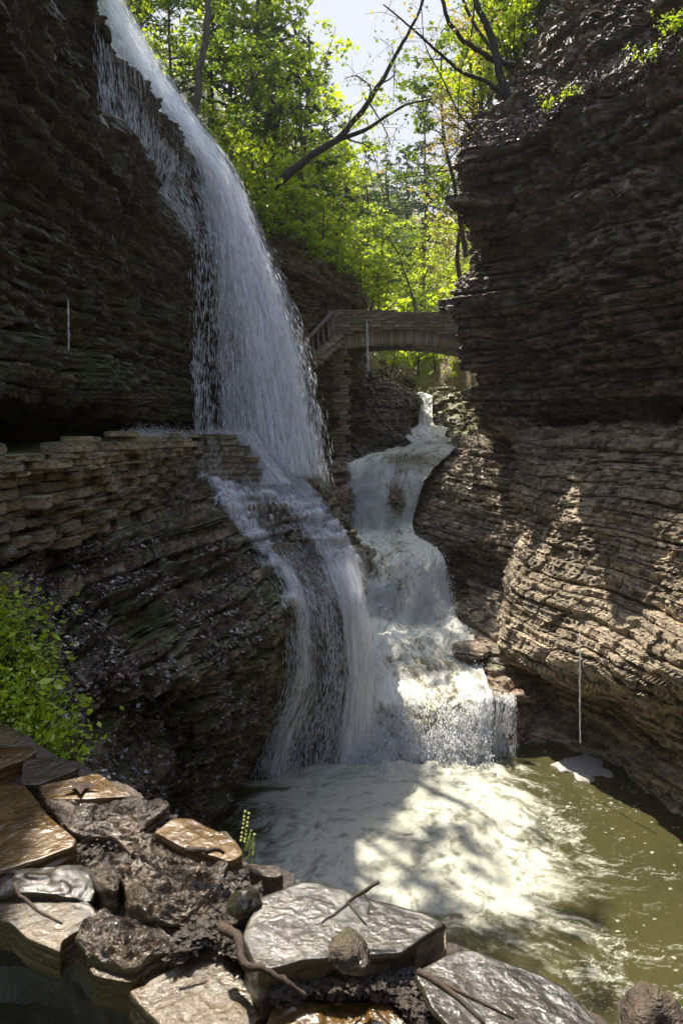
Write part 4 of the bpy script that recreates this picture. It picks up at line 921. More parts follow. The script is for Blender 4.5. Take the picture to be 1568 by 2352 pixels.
slabs = [
 ([(-80,1640),(0,1658),(40,1678),(58,1712),(-80,1712)], -1.24, .10, BR, 'dark brown slab behind the others at the left picture edge, touching the ferns', .006),
 ([(-80,1716),(65,1716),(85,1725),(50,1745),(-20,1772),(-80,1776)], -1.27, .09, O, 'narrow olive ochre slab between the dark corner slab and the big flat ochre slab', .005),
 ([(55,1745),(135,1737),(182,1762),(92,1800),(50,1800)], -1.27, .09, G, 'smooth dark grey slab with a crack, just below the fern clump', .004),
 ([(-80,1806),(55,1803),(85,1840),(105,1868),(172,1925),(168,1940),(100,1965),(0,1998),(-80,2020)], -1.22, .12, O, 'largest flat ochre slab with a thick front edge at the left', .004),
 ([(90,1806),(225,1777),(262,1803),(308,1826),(200,1834),(105,1835)], -1.27, .09, O, 'smooth ochre slab carrying a dark soaked leaf', .004),
 ([(105,1838),(205,1837),(310,1832),(370,1843),(388,1866),(350,1892),(295,1920),(190,1915),(140,1888)], -1.26, .13, RV, 'rough pinkish broken rock between the two ochre slabs', .018),
 ([(357,1913),(400,1885),(440,1883),(495,1908),(540,1928),(557,1958),(530,1975),(415,1945)], -1.22, .13, O, 'smooth ochre slab at the pool edge with soaked twigs on its corner', .006),
 ([(270,1925),(350,1915),(410,1947),(525,1978),(500,2012),(430,2005),(345,1985)], -1.25, .14, RV, 'wedge of rough rock just below the ochre slab at the pool edge', .018),
 ([(-80,2035),(65,2002),(190,1985),(222,2028),(205,2066),(75,2060),(-80,2068)], -1.27, .1, G, 'grey green glistening slab right under the big ochre slab', .012),
 ([(-80,2088),(45,2064),(200,2073),(230,2116),(170,2143),(140,2163),(137,2188),(65,2158),(30,2123),(-80,2085)], -1.29, .08, BR, 'flat brown slab with a thin dark stick lying on it', .005),
 ([(190,1973),(240,1945),(280,1953),(320,1988),(280,2013),(270,2053),(240,2058),(222,2028)], -1.22, .14, RV, 'upright glistening lump of rock next to the big ochre slab', .022),
 ([(280,2015),(320,1990),(430,2010),(500,2018),(565,2048),(530,2078),(490,2093),(430,2128),(360,2118),(300,2088)], -1.22, .15, RV, 'largest rough glistening rock in the middle of the ledge', .026),
 ([(185,2123),(240,2088),(340,2113),(405,2153),(380,2188),(300,2213),(225,2188),(175,2153)], -1.22, .14, RV, 'pitted brown rock overhanging the dark near edge', .022),
 ([(600,2066),(655,2040),(715,2022),(784,2042),(850,2063),(975,2098),(1018,2118),(915,2185),(870,2188),(700,2202),(600,2232),(560,2150)], -1.14, .22, G, 'largest wet grey slab with bare twigs on it and a pointed corner over the pool', .004),
 ([(959,2235),(1039,2187),(1084,2182),(1234,2233),(1289,2260),(1390,2362),(1320,2420),(1100,2420),(1000,2320)], -1.17, .18, G, 'shiny blue grey slab at the lower right corner of the ledge', .006),
 ([(450,2190),(495,2175),(600,2245),(628,2305),(550,2380),(400,2380),(300,2270),(380,2235)], -1.27, .09, BR, 'olive brown slab at the bottom edge of the picture, left of the grey slab', .010),
 ([(628,2318),(700,2297),(784,2292),(905,2295),(950,2352),(940,2420),(600,2420)], -1.24, .10, O, 'pinkish brown shiny slab at the bottom centre edge', .010),
 ([(205,2222),(300,2216),(350,2219),(300,2255),(220,2240)], -1.30, .06, BR, 'small flat shard under the pitted brown rock at the dark edge', .005),
 ([(570,1985),(640,1990),(652,2012),(620,2018),(575,2003)], -1.22, .06, RV, 'thin flat chip of stone sticking out over the pool', .006),
 ([(1010,2145),(1015,2120),(1020,2122),(1024,2180),(960,2215),(905,2205),(915,2188)], -1.24, .2, BR, 'dark broken face of rock under the pointed grey slab', .01),
]
slabs = [(p_, -1.29+(z_+1.29)*.45 if i_ not in (13, 14) else z_-.04, .075 if i_ not in (13, 14) else .15, m_, l_, r_) for i_, (p_, z_, t_, m_, l_, r_) in enumerate(slabs)]
for i, (poly, zt__, th_, mt, lb, rg) in enumerate(slabs):
    slab(poly, zt__, th_, mt, lb, rg, (R.gauss(0, .015), R.gauss(0, .015)), seed=300+i*7)
def boulder(px, py, z, rad, mat, label, seed, sq=.8, name='rock', group=None, cat='rock'):
    bm = bmesh.new(); bmesh.ops.create_icosphere(bm, subdivisions=4, radius=1)
    co = np.array([v.co for v in bm.verts]); n_ = fbm(co[:, 0]*1.3+seed, co[:, 1]*1.3, co[:, 2]*1.3, seed, 3)*.22+fbm(co[:, 0]*4+seed, co[:, 1]*4, co[:, 2]*4, seed+2, 4)*.09
    for v, k in zip(bm.verts, n_): v.co *= rad*(1+k); v.co.z *= sq
    me = bpy.data.meshes.new(name); bm.to_mesh(me); bm.free(); me.materials.append(mat)
    for p in me.polygons: p.use_smooth = True
    o = bpy.data.objects.new(name, me); COL.objects.link(o); o.location = on(px, py, z); tag(o, label, cat, group)
boulder(800, 2192, -1.13, .046, M_round, 'round dark rock sitting on the grey slab', 5)
boulder(1500, 2350, -1.02, .06, M_round, 'rounded rock poking up at the bottom right corner', 8)
boulder(560, 2078, -1.18, .045, M_slab_grey, 'small purplish dark stone beside the middle rough rock', 12)
for k_, (px, py, Y, rx, ry, rz_, lb) in enumerate([(908, 1165, 22.75, .35, .5, .75, 'dark wet rock the uppermost drop of the rapids splits around'), (822, 1285, 17.9, .38, .5, .5, 'dark rock at the left edge of the rapids behind the lower fall'), (1075, 1500, 15.2, .4, .5, .2, 'low glistening rock at the right edge of the run above the last drop')]):
    bm = bmesh.new(); bmesh.ops.create_icosphere(bm, subdivisions=5, radius=1); co = np.array([v.co for v in bm.verts]); sc3_ = np.array([rx, ry, rz_])
    Pk = co*sc3_; dd_ = fbm(Pk[:, 0]*3+k_*9, Pk[:, 1]*3, Pk[:, 2]*6, 400+k_, 5, .6)*.25+.22*hash1(np.floor(Pk[:, 2]*11+.8*fbm(Pk[:, 0]*2, Pk[:, 1]*2, Pk[:, 2], 5, 2)).astype(np.int64), 3)
    for v, q, d_ in zip(bm.verts, Pk, dd_): v.co = q*(1+d_)
    me = bpy.data.meshes.new('river_rock'); bm.to_mesh(me); bm.free(); me.materials.append(M_rock_flank); o = bpy.data.objects.new('river_rock', me); COL.objects.link(o); o.location = A(px, py, Y); tag(o, lb, 'rock', 'rocks in the rapids')
# loose chips and mud between the slabs
def chips(n_, poly, z, size, seed, mat, name, label):
    r = np.random.default_rng(seed); xs_ = []; P_ = np.array(poly, float)
    lo, hi = P_.min(0), P_.max(0)
    def inside(p):
        c_ = False; j = len(P_)-1
        for i in range(len(P_)):
            if (P_[i, 1] > p[1]) != (P_[j, 1] > p[1]) and p[0] < (P_[j, 0]-P_[i, 0])*(p[1]-P_[i, 1])/(P_[j, 1]-P_[i, 1])+P_[i, 0]: c_ = not c_
            j = i
        return c_
    while len(xs_) < n_:
        p = r.uniform(lo, hi)
        if inside(p): xs_.append(on(p[0], p[1], z))
    c_ = np.array(xs_); c_[:, 2] += r.uniform(-.01, .02, n_)
    base = np.array([(1,0,0), (-1,0,0), (0,1,0), (0,-1,0), (0,0,.6), (0,0,-.6)], float); fc = np.array([(0,2,4), (2,1,4), (1,3,4), (3,0,4), (2,0,5), (1,2,5), (3,1,5), (0,3,5)])
    s = size*r.uniform(.35, 1.3, (n_, 1, 1)); sc3 = r.uniform(.5, 1.3, (n_, 1, 3)); V = base[None]*s*sc3
    th__ = r.uniform(0, 6.28, n_); ca, sa = np.cos(th__), np.sin(th__); Rm = np.stack([np.stack([ca, -sa, 0*ca], -1), np.stack([sa, ca, 0*ca], -1), np.stack([0*ca, 0*ca, 1+0*ca], -1)], -2)
    V = np.einsum('nij,nkj->nki', Rm, V)+c_[:, None]+r.normal(size=(n_, 6, 3))*size*.12
    F_ = (np.arange(n_)[:, None, None]*6+fc[None]).reshape(-1, 3)
    tag(mesh_obj(name, V, F_, mat), label, kind='stuff')
chips(2600, [(480,2040),(600,2040),(600,2090),(560,2160),(600,2240),(700,2215),(900,2200),(960,2240),(1010,2330),(960,2360),(900,2290),(700,2285),(630,2310),(600,2235),(480,2165),(430,2190),(380,2200),(410,2150),(440,2125),(560,2060)], -1.25, .011, 61, M_pebble_debris, 'stone_chips', 'loose wet chips and grit between the slabs')
chips(1200, [(100,1840),(400,1880),(560,1980),(640,2020),(560,2050),(200,1990),(120,1890)], -1.31, .012, 62, M_pebble_debris, 'stone_chips', 'grit in the joints of the farther slabs')
def stick(pts, r, label, mat=M_twig, name='stick', forks=()):
    P_ = [Vector(on(px, py, z)) for px, py, z in pts]; o0 = P_[0]; mb = MB()
    fine_ = []
    for i in range(len(P_)-1):
        for k in range(4): fine_.append(P_[i].lerp(P_[i+1], k/4)+Vector((R.gauss(0, r*.3), R.gauss(0, r*.3), R.gauss(0, r*.2)))-o0)
    fine_.append(P_[-1]-o0); m_ = len(fine_); mb.tube(fine_, [r*(1-.6*i/m_)*R.uniform(.85, 1.15) for i in range(m_)], 7)
    for f in forks:
        Fp = [Vector(on(px, py, z))-o0 for px, py, z in f]; mb.tube(Fp, [r*.6*(1-.6*i/len(Fp)) for i in range(len(Fp))], 5)
    o = mb.build(name, mat, smooth=True); o.location = o0; tag(o, label, 'stick')
stick([(35, 2030, -1.18), (55, 2065, -1.2), (100, 2100, -1.2), (143, 2122, -1.21)], .006, 'thin dark bent stick on the brown slab')
stick([(508, 2128, -1.17), (545, 2150, -1.15), (560, 2215, -1.16), (610, 2232, -1.15), (660, 2255, -1.16), (705, 2290, -1.18)], .012, 'thick dark curved root lying between the grey slab and the olive slab', name='root')
stick([(870, 2022, -1.05), (800, 2070, -1.09), (790, 2085, -1.09), (740, 2120, -1.1)], .005, 'bare forked twig lying across the big grey slab', forks=([(800, 2075, -1.09), (815, 2095, -1.09), (840, 2125, -1.1)], [(835, 2052, -1.07), (850, 2075, -1.09), (845, 2100, -1.1)]))
stick([(960, 2230, -1.12), (1040, 2280, -1.12), (1110, 2350, -1.12)], .008, 'dark twig pressed on the shiny corner slab', forks=([(1000, 2252, -1.12), (1080, 2290, -1.12), (1180, 2340, -1.12)],))
stick([(430, 1950, -1.16), (470, 1952, -1.15), (515, 1960, -1.16)], .011, 'short soaked dark twig on the ochre slab corner')
stick([(400, 2188, -1.22), (430, 2185, -1.22), (465, 2176, -1.22)], .006, 'short pale stick lying by the olive slab')
# soaked dark leaf on the slab
mb = MB(); c0 = Vector(on(185, 1805, -1.262)); lobes = []
for k in range(10):
    a = 2*math.pi*k/10; rr2 = .06 if k % 2 == 0 else .022; lobes.append((math.cos(a)*rr2*1.2, math.sin(a)*rr2, .004*math.sin(k*2)))
mb.add([(0, 0, .006)]+lobes, [(0, 1+k, 1+(k+1) % 10) for k in range(10)]); o = mb.build('fallen_leaf', M_twig); o.location = c0; tag(o, 'dark soaked lobed leaf stuck on the smooth ochre slab', 'leaf')

# ================================================================== LITTER on the wet slope, right ledge
def scatter_on(Q, mask, n_, size, seed, name, label, mat=M_litter, lift=.01, flat=.75):
    n = normals(Q, np.array([0, 0, 50.])); idx = np.argwhere(mask); r = np.random.default_rng(seed)
    pick = idx[r.integers(0, len(idx), n_)]; c_ = Q[pick[:, 0], pick[:, 1]]; nn_ = n[pick[:, 0], pick[:, 1]]
    c_ = c_+nn_*lift+r.normal(size=c_.shape)*.02
    V, F_ = leaf_quads(c_, size, seed, flat, .7, nn_); tag(mesh_obj(name, V, F_, mat), label, kind='stuff')
nA = normals(APRON, np.array([0, 0, 50.]))
px_, py_ = pxof(APRON); nz_ = fbm(APRON[..., 0]*1.2, APRON[..., 1]*1.2, APRON[..., 2]*1.5, 151, 3)
mask = (nA[..., 2] > .35) & (px_ > 60) & (px_ < 620) & (py_ > 1240) & (py_ < 1950) & (nz_ > -.45)
scatter_on(APRON, mask, 80000, .034, 152, 'leaf_litter', 'wet brown dead leaves with painted purplish glints on the left rock slope')

# ================================================================== PLANTS
def fern_clump(loc, seed, n_=340, spread=(.5, .5), h=.35, size=.05):
    """stems with leaves: returns (stem mb, leaf centres)"""
    r = random.Random(seed); mb = MB(); cs = []
    for i in range(n_):
        bx, by = r.gauss(0, spread[0]), r.gauss(0, spread[1]); hh = h*r.uniform(.4, 1.2); lean = Vector((r.gauss(0, .3), r.gauss(-.2, .3), 1)).normalized()
        p = Vector((bx, by, 0)); q = p+lean*hh; mid_ = p.lerp(q, .5)+Vector((0, 0, .02)); mb.tube([p, mid_, q], [.003, .002, .001], 3, False)
        for k in range(7):
            t = .35+.65*k/6; c_ = p.lerp(q, t); cs.append((c_.x+r.gauss(0, size*.6), c_.y+r.gauss(0, size*.6), c_.z+r.gauss(0, size*.3)))
    return mb, np.array(cs)
def plant(loc, seed, label, n_=120, spread=(.2, .2), h=.3, size=.05, mat=None, group=None, name='leafy_plant', cat='plant', flat=.55):
    root = empty(name, loc); mb, cs = fern_clump(loc, seed, n_, spread, h, size)
    mb.build('stems', M_leaf_mid, root)['kind'] = 'stuff'
    V, F_ = leaf_quads(cs, size, seed, flat, .55); mesh_obj('leaves', V, F_, mat or M_leaf_fern, parent=root)
    tag(root, label, cat, group); return root
spots = [(10,1385,4.9,.2,'uppermost small sprig of leaves at the left edge below the stone wall'),(25,1420,4.75,.28,'highest leafy clump at the left edge against the wet slope'),(20,1500,4.4,.3,'bushy clump at the left edge below the topmost one'),(95,1530,4.5,.25,'clump with pale seed spikes nearest the slope of dead leaves'),
         (60,1620,4.1,.28,'dense clump in the middle of the green bank'),(120,1640,4.15,.22,'narrow clump hanging right of the green bank'),(110,1715,3.75,.2,'lowest clump brushing the grey slab'),(160,1735,3.7,.16,'small trailing clump at the corner of the ochre slab'),(-20,1600,3.9,.3,'clump by the dark corner slab'),(0,1450,4.4,.3,'leafy tuft leaning in at the left edge'),(165,1690,3.9,.13,'little tuft at the right tip of the green bank')]
for i, (px, py, Y, sp, lb) in enumerate(spots):
    plant(A(px-28, py+30, Y), 500+i, lb, int(65*sp/.28), (sp*.5, sp*.6), .32, .036, group='bright plants on the left bank')
# seed spikes over the pool
def sprig(px, py, z, hpx, label, seed):
    r = random.Random(seed); p0 = Vector(on(px, py, z)); root = empty('flowering_sprig', p0); mb = MB(); cs = []
    h = hpx/1568*2.45; lean = Vector((r.gauss(0, .12), 0, 1)).normalized(); pts = [lean*h*k/5+Vector((.01*math.sin(k), 0, 0)) for k in range(6)]
    mb.tube(pts, [.0022, .002, .0018, .0015, .001, .0008], 4); mb.build('stem', M_leaf_bright, root)
    fb = MB()
    for k in range(16):
        t = .3+.7*k/15; c_ = lean*h*t+Vector(((-1)**k*.006, r.gauss(0, .003), 0)); fb.tube([c_-Vector((0, 0, .004)), c_, c_+Vector((0, 0, .004))], [.001, .0045, .001], 6)
    fb.build('flowers', M_leaf_tan if False else M_flower, root); tag(root, label, 'plant', 'thin flower spikes over the pool')
M_flower = plain('pale_flower', (.55, .6, .2), .6)
sprig(553, 1965, -1.24, 90, 'tallest pale yellow flower spike at the pool edge of the ledge', 1)
sprig(563, 1975, -1.24, 60, 'middle pale flower spike beside the tallest one', 2)
sprig(578, 1982, -1.25, 50, 'shortest flower spike nearest the water', 3)

# ================================================================== TREES
def tree_parts(seed, h, kind):
    r = random.Random(seed); mb = MB(); tips = []
    def branch(p, d, L_, rad, lvl):
        n_ = 5; pts = [p]; q = p; dd = d.copy()
        for k in range(n_):
            dd = (dd+Vector((r.gauss(0, .12), r.gauss(0, .12), r.gauss(0, .08)+(.05 if kind != 'conifer' else -.03)))).normalized(); q = q+dd*L_/n_; pts.append(q)
        mb.tube(pts, [rad*(1-.75*k/n_) for k in range(n_+1)], 6 if lvl == 0 else 4, False)
        return pts, dd
    if kind == 'conifer':
        pts = [Vector((r.gauss(0, .03)*k, r.gauss(0, .03)*k, h*k/8)) for k in range(9)]; mb.tube(pts, [h*.014*(1-.9*k/8) for k in range(9)], 8, False)
        cs = []
        for i in range(int(h*7)):
            t = r.uniform(.12, 1)**.9; z_ = h*t; L_ = (1.04-t)*h*.26*r.uniform(.6, 1.15)+.15; a = r.uniform(0, 6.28); d = Vector((math.cos(a), math.sin(a), r.uniform(-.25, .15))).normalized()
            f = t*8; k0 = min(int(f), 7); p = pts[k0].lerp(pts[k0+1], f-k0); bp, _ = branch(p, d, L_, .02+.012*L_, 2)
            m_ = int(26*L_+6)
            for j in range(m_):
                u_ = r.uniform(.12, 1); f2 = u_*5; kk = min(int(f2), 4); c_ = bp[kk].lerp(bp[kk+1], f2-kk); side = Vector((-d.y, d.x, 0)); c_ = c_+side*r.gauss(0, .14*L_*(1.1-u_)+.05)+Vector((0, 0, r.gauss(-.03, .04))); cs.append(tuple(c_))
        return mb, np.array(cs)
    cs = []
    tp, d0 = branch(Vector((0, 0, 0)), Vector((r.gauss(0, .06), r.gauss(0, .06), 1)).normalized(), h*.95, h*.013+.02, 0)
    nb = int(10+h*1.6)
    for i in range(nb):
        t = r.uniform(.25 if kind != 'shrub' else .02, 1); f = t*5; k0 = min(int(f), 4); p = tp[k0].lerp(tp[k0+1], f-k0); a = r.uniform(0, 6.28)
        L_ = h*(.42-.25*t)*r.uniform(.6, 1.2)+.2; d = Vector((math.cos(a), math.sin(a), r.uniform(.1, .7))).normalized(); bp, dd = branch(p, d, L_, .012+.008*L_, 1)
        for j in range(int(3+L_*1.5)):
            u_ = r.uniform(.3, 1)*5; kk = min(int(u_), 4); q = bp[kk].lerp(bp[kk+1], u_-kk); a2 = r.uniform(0, 6.28); l2 = L_*r.uniform(.2, .5); sp_, _ = branch(q, Vector((math.cos(a2), math.sin(a2), r.uniform(-.1, .4))).normalized(), l2, .007, 2)
            nl_ = int(14*l2+8)
            for _ in range(nl_):
                f3 = r.uniform(.1, 1)*5; kk = min(int(f3), 4); c_ = sp_[kk].lerp(sp_[kk+1], f3-kk); cs.append((c_.x+r.gauss(0, .13), c_.y+r.gauss(0, .13), c_.z+r.gauss(0, .07)))
    return mb, np.array(cs)
PROTO = {}
def proto(kind, k, h, leaf, mat, bark):
    mb, cs = tree_parts(900+k*13+len(kind), h, kind)
    tr = mb.build('trunk', bark, link=False, smooth=True)
    V, F_ = leaf_quads(cs, leaf, k, .55 if kind != 'conifer' else .4, .75 if kind != 'conifer' else .35)
    cw = mesh_obj('crown', V, F_, mat, link=False); return tr, cw
for k in range(3): PROTO['bright', k] = proto('broad', k, 8, .15, M_leaf_bright, M_bark)
for k in range(3): PROTO['mid', k] = proto('broad', 5+k, 9, .14, M_leaf_mid, M_bark)
for k in range(3): PROTO['conifer', k] = proto('conifer', k, 13, .22, M_leaf_dark, M_bark_dark)
for k in range(2): PROTO['tan', k] = proto('broad', 8+k, 8, .09, M_leaf_tan, M_bark)
for k in range(3): PROTO['shrub', k] = proto('shrub', k, 2.2, .13, M_leaf_bright, M_bark)
def tree(kind, k, loc, scale, label, cat='tree', group=None, name='tree', rz=None, lean=(0, 0)):
    tr, cw = PROTO[kind, k]; root = empty(name, loc); root.rotation_euler = (lean[0], lean[1], R.uniform(0, 6.28) if rz is None else rz); root.scale = (scale,)*3
    for o in (tr, cw): c = o.copy(); COL.objects.link(c); c.parent = root
    tag(root, label, cat, group); return root
GB = 'trees in the valley beyond the bridge'
rr3 = random.Random(77)
Hf = HILL.reshape(-1, 3)
def ground_z(x_, y_):
    d = (Hf[:, 0]-x_)**2+(Hf[:, 1]-y_)**2; return float(Hf[np.argmin(d), 2])-.1
# background valley: bright backlit trees
cnt = 0
for i in range(38):
    Y = 42+i*.95+rr3.uniform(-1, 1); px = rr3.uniform(800, 1130); x_ = (px-784)/1568*Y; z_ = ground_z(x_, Y)
    kind = rr3.choice(['bright', 'bright', 'mid', 'tan', 'bright']); k = rr3.randrange(2)
    sc_ = rr3.uniform(.6, 1.0)*(1+.006*(Y-40))
    if 880 < px < 960 and Y < 46: sc_ *= .6
    tree(kind, k, (x_, Y, z_), sc_, 'slender backlit tree in the yellow green wood beyond the bridge', group=GB)
for (px, Y, top, k) in ((965, 58, 195, 0), (885, 62, 330, 1), (905, 70, 350, 2), (840, 60, 300, 0), (930, 66, 340, 1)):
    x_ = (px-784)/1568*Y; z_ = ground_z(x_, Y); zt2 = A(px, top, Y)[2]; s_ = (zt2-z_)/13
    tree('conifer', k, (x_, Y, z_), s_, {965: 'tallest dark conifer standing against the sky above the bridge', 885: 'conifer top left of the tallest far conifer', 905: 'far bluish conifer between two others', 840: 'conifer at the left end of the far skyline', 930: 'conifer just left of the tallest far conifer'}[px], name='conifer')
# left hillside hemlocks and leafy trees
hem = [(640, 30, -250, 0), (700, 34, 20, 2), (745, 38, 120, 0), (500, 30, -350, 0), (350, 28, -450, 2), (790, 52, 260, 2)]
for i, (px, Y, top, k) in enumerate(hem):
    x_ = (px-784)/1568*Y; z_ = ground_z(x_, Y); zt2 = A(px, top, Y)[2]; s_ = max(.5, (zt2-z_)/13)
    tree('conifer', k, (x_, Y, z_), s_, 'dark green hemlock on the steep slope behind the waterfall', name='conifer', group='hemlocks on the left slope')
lf = [(680, 30.5, 1.1, 'bright', 1), (600, 31, 1.3, 'bright', 2), (520, 30, 1.3, 'bright', 0), (730, 37, 1.1, 'bright', 2), (300, 21.6, 1.15, 'bright', 1), (560, 24.5, .62, 'bright', 0), (620, 26.5, .75, 'bright', 1), (660, 29, .7, 'bright', 2), (720, 31, .6, 'bright', 0), (590, 28, .9, 'mid', 1), (520, 24, .6, 'mid', 0), (480, 23.5, .5, 'bright', 1), (410, 24, .6, 'mid', 2), (340, 23, .55, 'bright', 2), (300, 22, .5, 'mid', 0), (760, 35, .7, 'bright', 1), (690, 33, .9, 'mid', 2), (800, 40, .8, 'bright', 2), (640, 35, .9, 'bright', 0)]
for i, (px, Y, s_, kind, k) in enumerate(lf):
    x_ = (px-784)/1568*Y; z_ = ground_z(x_, Y)
    tree(kind, k, (x_, Y, z_), s_, 'spring leaved tree on the slope above the waterfall', group='leafy trees on the left slope')
for i, (x_, Y, s_, kind, k) in enumerate([(-7.5, 16, .95, 'bright', 1), (-7.8, 19.5, .8, 'mid', 1), (-9.5, 14, 1.0, 'bright', 0), (-6.6, 21.5, .7, 'bright', 2)]):  # mostly out of view, added to dapple the sun on pool and wall
    tree(kind, k, (x_, Y, 7.6+.5*max(0, -6-x_)+(.8 if Y > 15 else 0)), s_, 'tree added above the mossy left cliff to dapple the sun', group='trees above the left cliff')
# shrubs along the left rim
sh = [(600, 500, 22.8, .5), (655, 545, 24.2, .5), (720, 600, 26.2, .5), (680, 480, 26.5, .8), (780, 590, 29.5, .7), (540, 450, 21.2, .45), (470, 400, 20.5, .45), (520, 420, 22, .6), (570, 440, 23, .7), (620, 470, 24.5, .75), (660, 500, 25.5, .75), (700, 530, 26.5, .7), (745, 560, 28, .8), (700, 580, 25.6, .6), (760, 620, 28.5, .6), (620, 520, 23.8, .5), (560, 480, 22, .45), (800, 640, 30, .6), (830, 660, 31.5, .8), (870, 700, 33, .7), (850, 690, 34, 1.0)]
for i, (px, py, Y, s_) in enumerate(sh):
    tree('shrub', i % 3, A(px, py+25, Y), s_*1.45, 'bright yellow green shrub on the mossy rim right of the main fall', 'shrub', 'shrubs along the left rim', 'shrub')
for i, (px, py, Y, s_) in enumerate([(900, 840, 36, .9), (960, 850, 38, 1.1), (1000, 840, 37, .9), (1040, 840, 36, .8), (1070, 845, 35.5, .7), (930, 820, 41, 1.3), (1010, 810, 42, 1.5), (1060, 800, 40, 1.4), (1085, 850, 34.5, .7), (1050, 865, 34.6, .6), (1100, 830, 36, .9), (1030, 830, 39, 1.1), (900, 800, 40, 1.3), (1075, 815, 37, 1.0)]):
    tree('shrub', i % 3, A(px, py+14, Y), s_*1.25, 'sunlit green shrub seen through the bridge arch', 'shrub', 'shrubs seen under the bridge', 'shrub')
# tall straight trunk beside the slide
def custom_tree(name, limbs, label, mat=M_bark, leaves=None, leafmat=None, lsize=.1, cat='tree', nleaf=0, seed=0):
    """limbs: list of (list of (px,py,Y), r0, r1)"""
    base = Vector(A(*limbs[0][0][0])); root = empty(name, base); mb = MB(); r = random.Random(seed); cs = []
    for pts, r0_, r1_ in limbs:
        C_ = cr(np.array([A(*p) for p in pts]), 4*len(pts), 0); m_ = len(C_); P_ = [Vector(c)-base+Vector((r.gauss(0, r1_*.35), 0, r.gauss(0, r1_*.35))) for c in C_]
        mb.tube(P_, [r0_+(r1_-r0_)*(i/(m_-1))**.8 for i in range(m_)], 8, False)
        if nleaf:
            for _ in range(nleaf):
                q = P_[r.randrange(m_//3, m_)]; d = Vector((r.gauss(0, 1), r.gauss(0, 1), r.gauss(.2, .8))).normalized(); l = r.uniform(.2, 1.0)
                e1 = q+d*l*.5+Vector((0, 0, r.gauss(0, .05))); e2 = q+d*l+Vector((0, 0, -.08)); mb.tube([q, e1, e2], [.008, .006, .003], 3, False)
                for _k in range(5): c_ = e1.lerp(e2, r.random()); cs.append((c_.x+r.gauss(0, .1), c_.y+r.gauss(0, .1), c_.z+r.gauss(0, .08)))
    mb.build('trunk', mat, root, smooth=True)
    if cs: V, F_ = leaf_quads(np.array(cs), lsize, seed, .4, .7); mesh_obj('crown', V, F_, leafmat or M_leaf_mid, parent=root)
    tag(root, label, cat); return root
custom_tree('tree', [([(438, 330, 21), (452, 230, 21), (466, 120, 21.1), (478, 20, 21.2), (490, -120, 21.3)], .12, .09)], 'tall bare grey trunk rising beside the water slide', seed=1)
custom_tree('tree', [([(600, 445, 24.5), (650, 410, 24.2), (710, 360, 24), (775, 320, 23.6), (830, 255, 23.2), (880, 180, 22.8), (930, 90, 22.4), (965, 20, 22), (985, -60, 21.6)], .17, .03),
    ([(775, 320, 23.6), (835, 300, 23.6), (890, 265, 23.7), (935, 240, 23.7), (1010, 225, 23.8)], .09, .02), ([(870, 195, 22.9), (905, 170, 22.4), (900, 100, 22)], .03, .01), ([(845, 235, 23), (850, 200, 22.6), (820, 175, 22.2), (790, 180, 22)], .035, .01), ([(850, 240, 23), (880, 290, 23), (900, 340, 23)], .03, .008), ([(800, 320, 23.6), (850, 340, 23.4), (870, 400, 23.3)], .03, .008)],
    'dark leaning bare tree reaching out diagonally over the gorge', M_bark_dark, nleaf=16, leafmat=M_leaf_mid, lsize=.08, seed=2)
custom_tree('tree', [([(1192, 300, 16.5), (1165, 230, 16.6), (1140, 130, 16.5), (1120, 60, 16.4), (1090, 0, 16.3), (1070, -80, 16)], .13, .05), ([(1165, 230, 16.6), (1120, 190, 16.2), (1060, 165, 15.8), (1000, 115, 15.4), (940, 60, 15), (880, 10, 14.6)], .06, .012),
    ([(1180, 150, 17), (1120, 130, 16.6), (1060, 90, 16.2), (1025, 40, 15.8), (1010, -30, 15.6)], .07, .04), ([(1150, 180, 16.6), (1110, 250, 17), (1060, 330, 17.4), (1000, 395, 17.8), (900, 410, 18)], .03, .008), ([(1090, 0, 16.3), (1080, 90, 16.6), (1055, 180, 16.8), (1050, 330, 17)], .02, .008),
    ([(1120, 330, 16.8), (1060, 270, 16.2), (1010, 170, 15.8), (975, 100, 15.2), (965, -20, 15)], .022, .008), ([(1190, 180, 17), (1150, 140, 17), (1090, 60, 17), (1050, -30, 17)], .05, .03)],
    'dark many branched tree leaning out from the right rim under the sky', M_bark_dark, nleaf=11, leafmat=M_leaf_tan, lsize=.06, seed=3)
for i, (px, py, Y, s_) in enumerate([(1110, 330, 20, .55), (1090, 380, 21, .5), (1140, 280, 20, .6), (1170, 240, 19.5, .6), (1200, 200, 20, .7), (1130, 300, 23, .8), (1180, 180, 24, .8), (1080, 400, 24, .6), (1070, 560, 27, .8), (1085, 620, 28, .8), (1060, 640, 30, .9), (1160, 260, 26, .9), (1110, 330, 28, .9)]):
    tree(('bright', 'tan', 'mid')[i % 3] if i % 3 != 1 else 'tan', i % 2, A(px, py+30, Y), s_, 'slim sapling crowding the rim of the right cliff', group='saplings on the right rim')
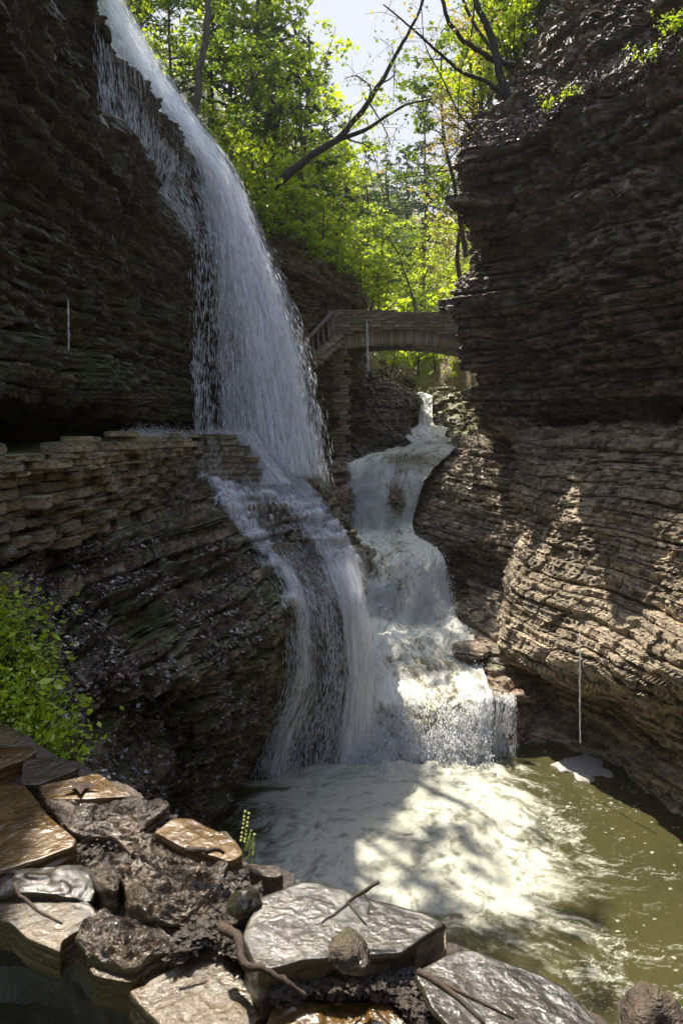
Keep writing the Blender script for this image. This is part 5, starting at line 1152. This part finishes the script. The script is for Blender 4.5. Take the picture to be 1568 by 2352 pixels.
# grassy tufts and litter on the right ledge lip and the mossy rims
rl = [(1255, 245, 13.6), (1300, 222, 13.2), (1480, 130, 11.3), (1535, 70, 11.0), (1560, 40, 11.0), (1095, 360, 16.6)]
for i, (px, py, Y) in enumerate(rl):
    plant(A(px, py+8, Y+.1), 700+i, 'little green tuft growing on the lip of the right cliff', 14, (.1+.03*(i % 3), .1), .2, .045, M_leaf_fern, 'tufts on the right cliff lip', 'grass_tuft')
cl = []
rq = np.random.default_rng(5)
lipx = cr(np.array([A(*p) for p in [(1052, 425, 17), (1130, 322, 15.2), (1232, 275, 13.6), (1350, 195, 12), (1570, 98, 10.3)]]), 200, 0)
cl = lipx[rq.integers(0, 200, 6000)]*1.04+rq.normal(size=(6000, 3))*np.array([.12, .15, .12])+np.array([.10, .15, .1])*rq.uniform(0, 4, (6000, 1))
V, F_ = leaf_quads(cl, .035, 9, .5, .7); tag(mesh_obj('leaf_litter', V, F_, M_litter), 'dead leaves with painted purplish glints heaped along the lip of the right cliff', kind='stuff')

# singling labels for plants that stand side by side
ORD = 'first second third fourth fifth sixth seventh eighth ninth tenth eleventh twelfth thirteenth fourteenth fifteenth sixteenth seventeenth eighteenth nineteenth twentieth twenty-first twenty-second twenty-third'.split()
def ordinals(group, fmt):
    os_ = [o for o in COL.objects if o.get('group') == group and 'category' in o]; os_.sort(key=lambda o: o.location.x/max(o.location.y, 1))
    for i, o in enumerate(os_): o['label'] = fmt.format(ORD[i] if i < len(ORD) else 'last')
ordinals('shrubs along the left rim', '{} bright green shrub on the mossy rim, counted from the main fall')
ordinals('saplings on the right rim', '{} slim sapling on the right cliff rim, counted from the bridge side')
ordinals('leafy trees on the left slope', '{} spring leaved tree on the left slope, counted from the water slide')
ordinals('hemlocks on the left slope', '{} dark hemlock on the left slope, counted from the left')
ordinals('tufts on the right cliff lip', '{} green tuft on the right cliff lip, counted from the bridge side')
ordinals('shrubs seen under the bridge', '{} sunlit shrub seen under the bridge arch, counted from the left')
ordinals('trees above the left cliff', '{} tree added above the mossy cliff to dapple the sun, counted from the left')
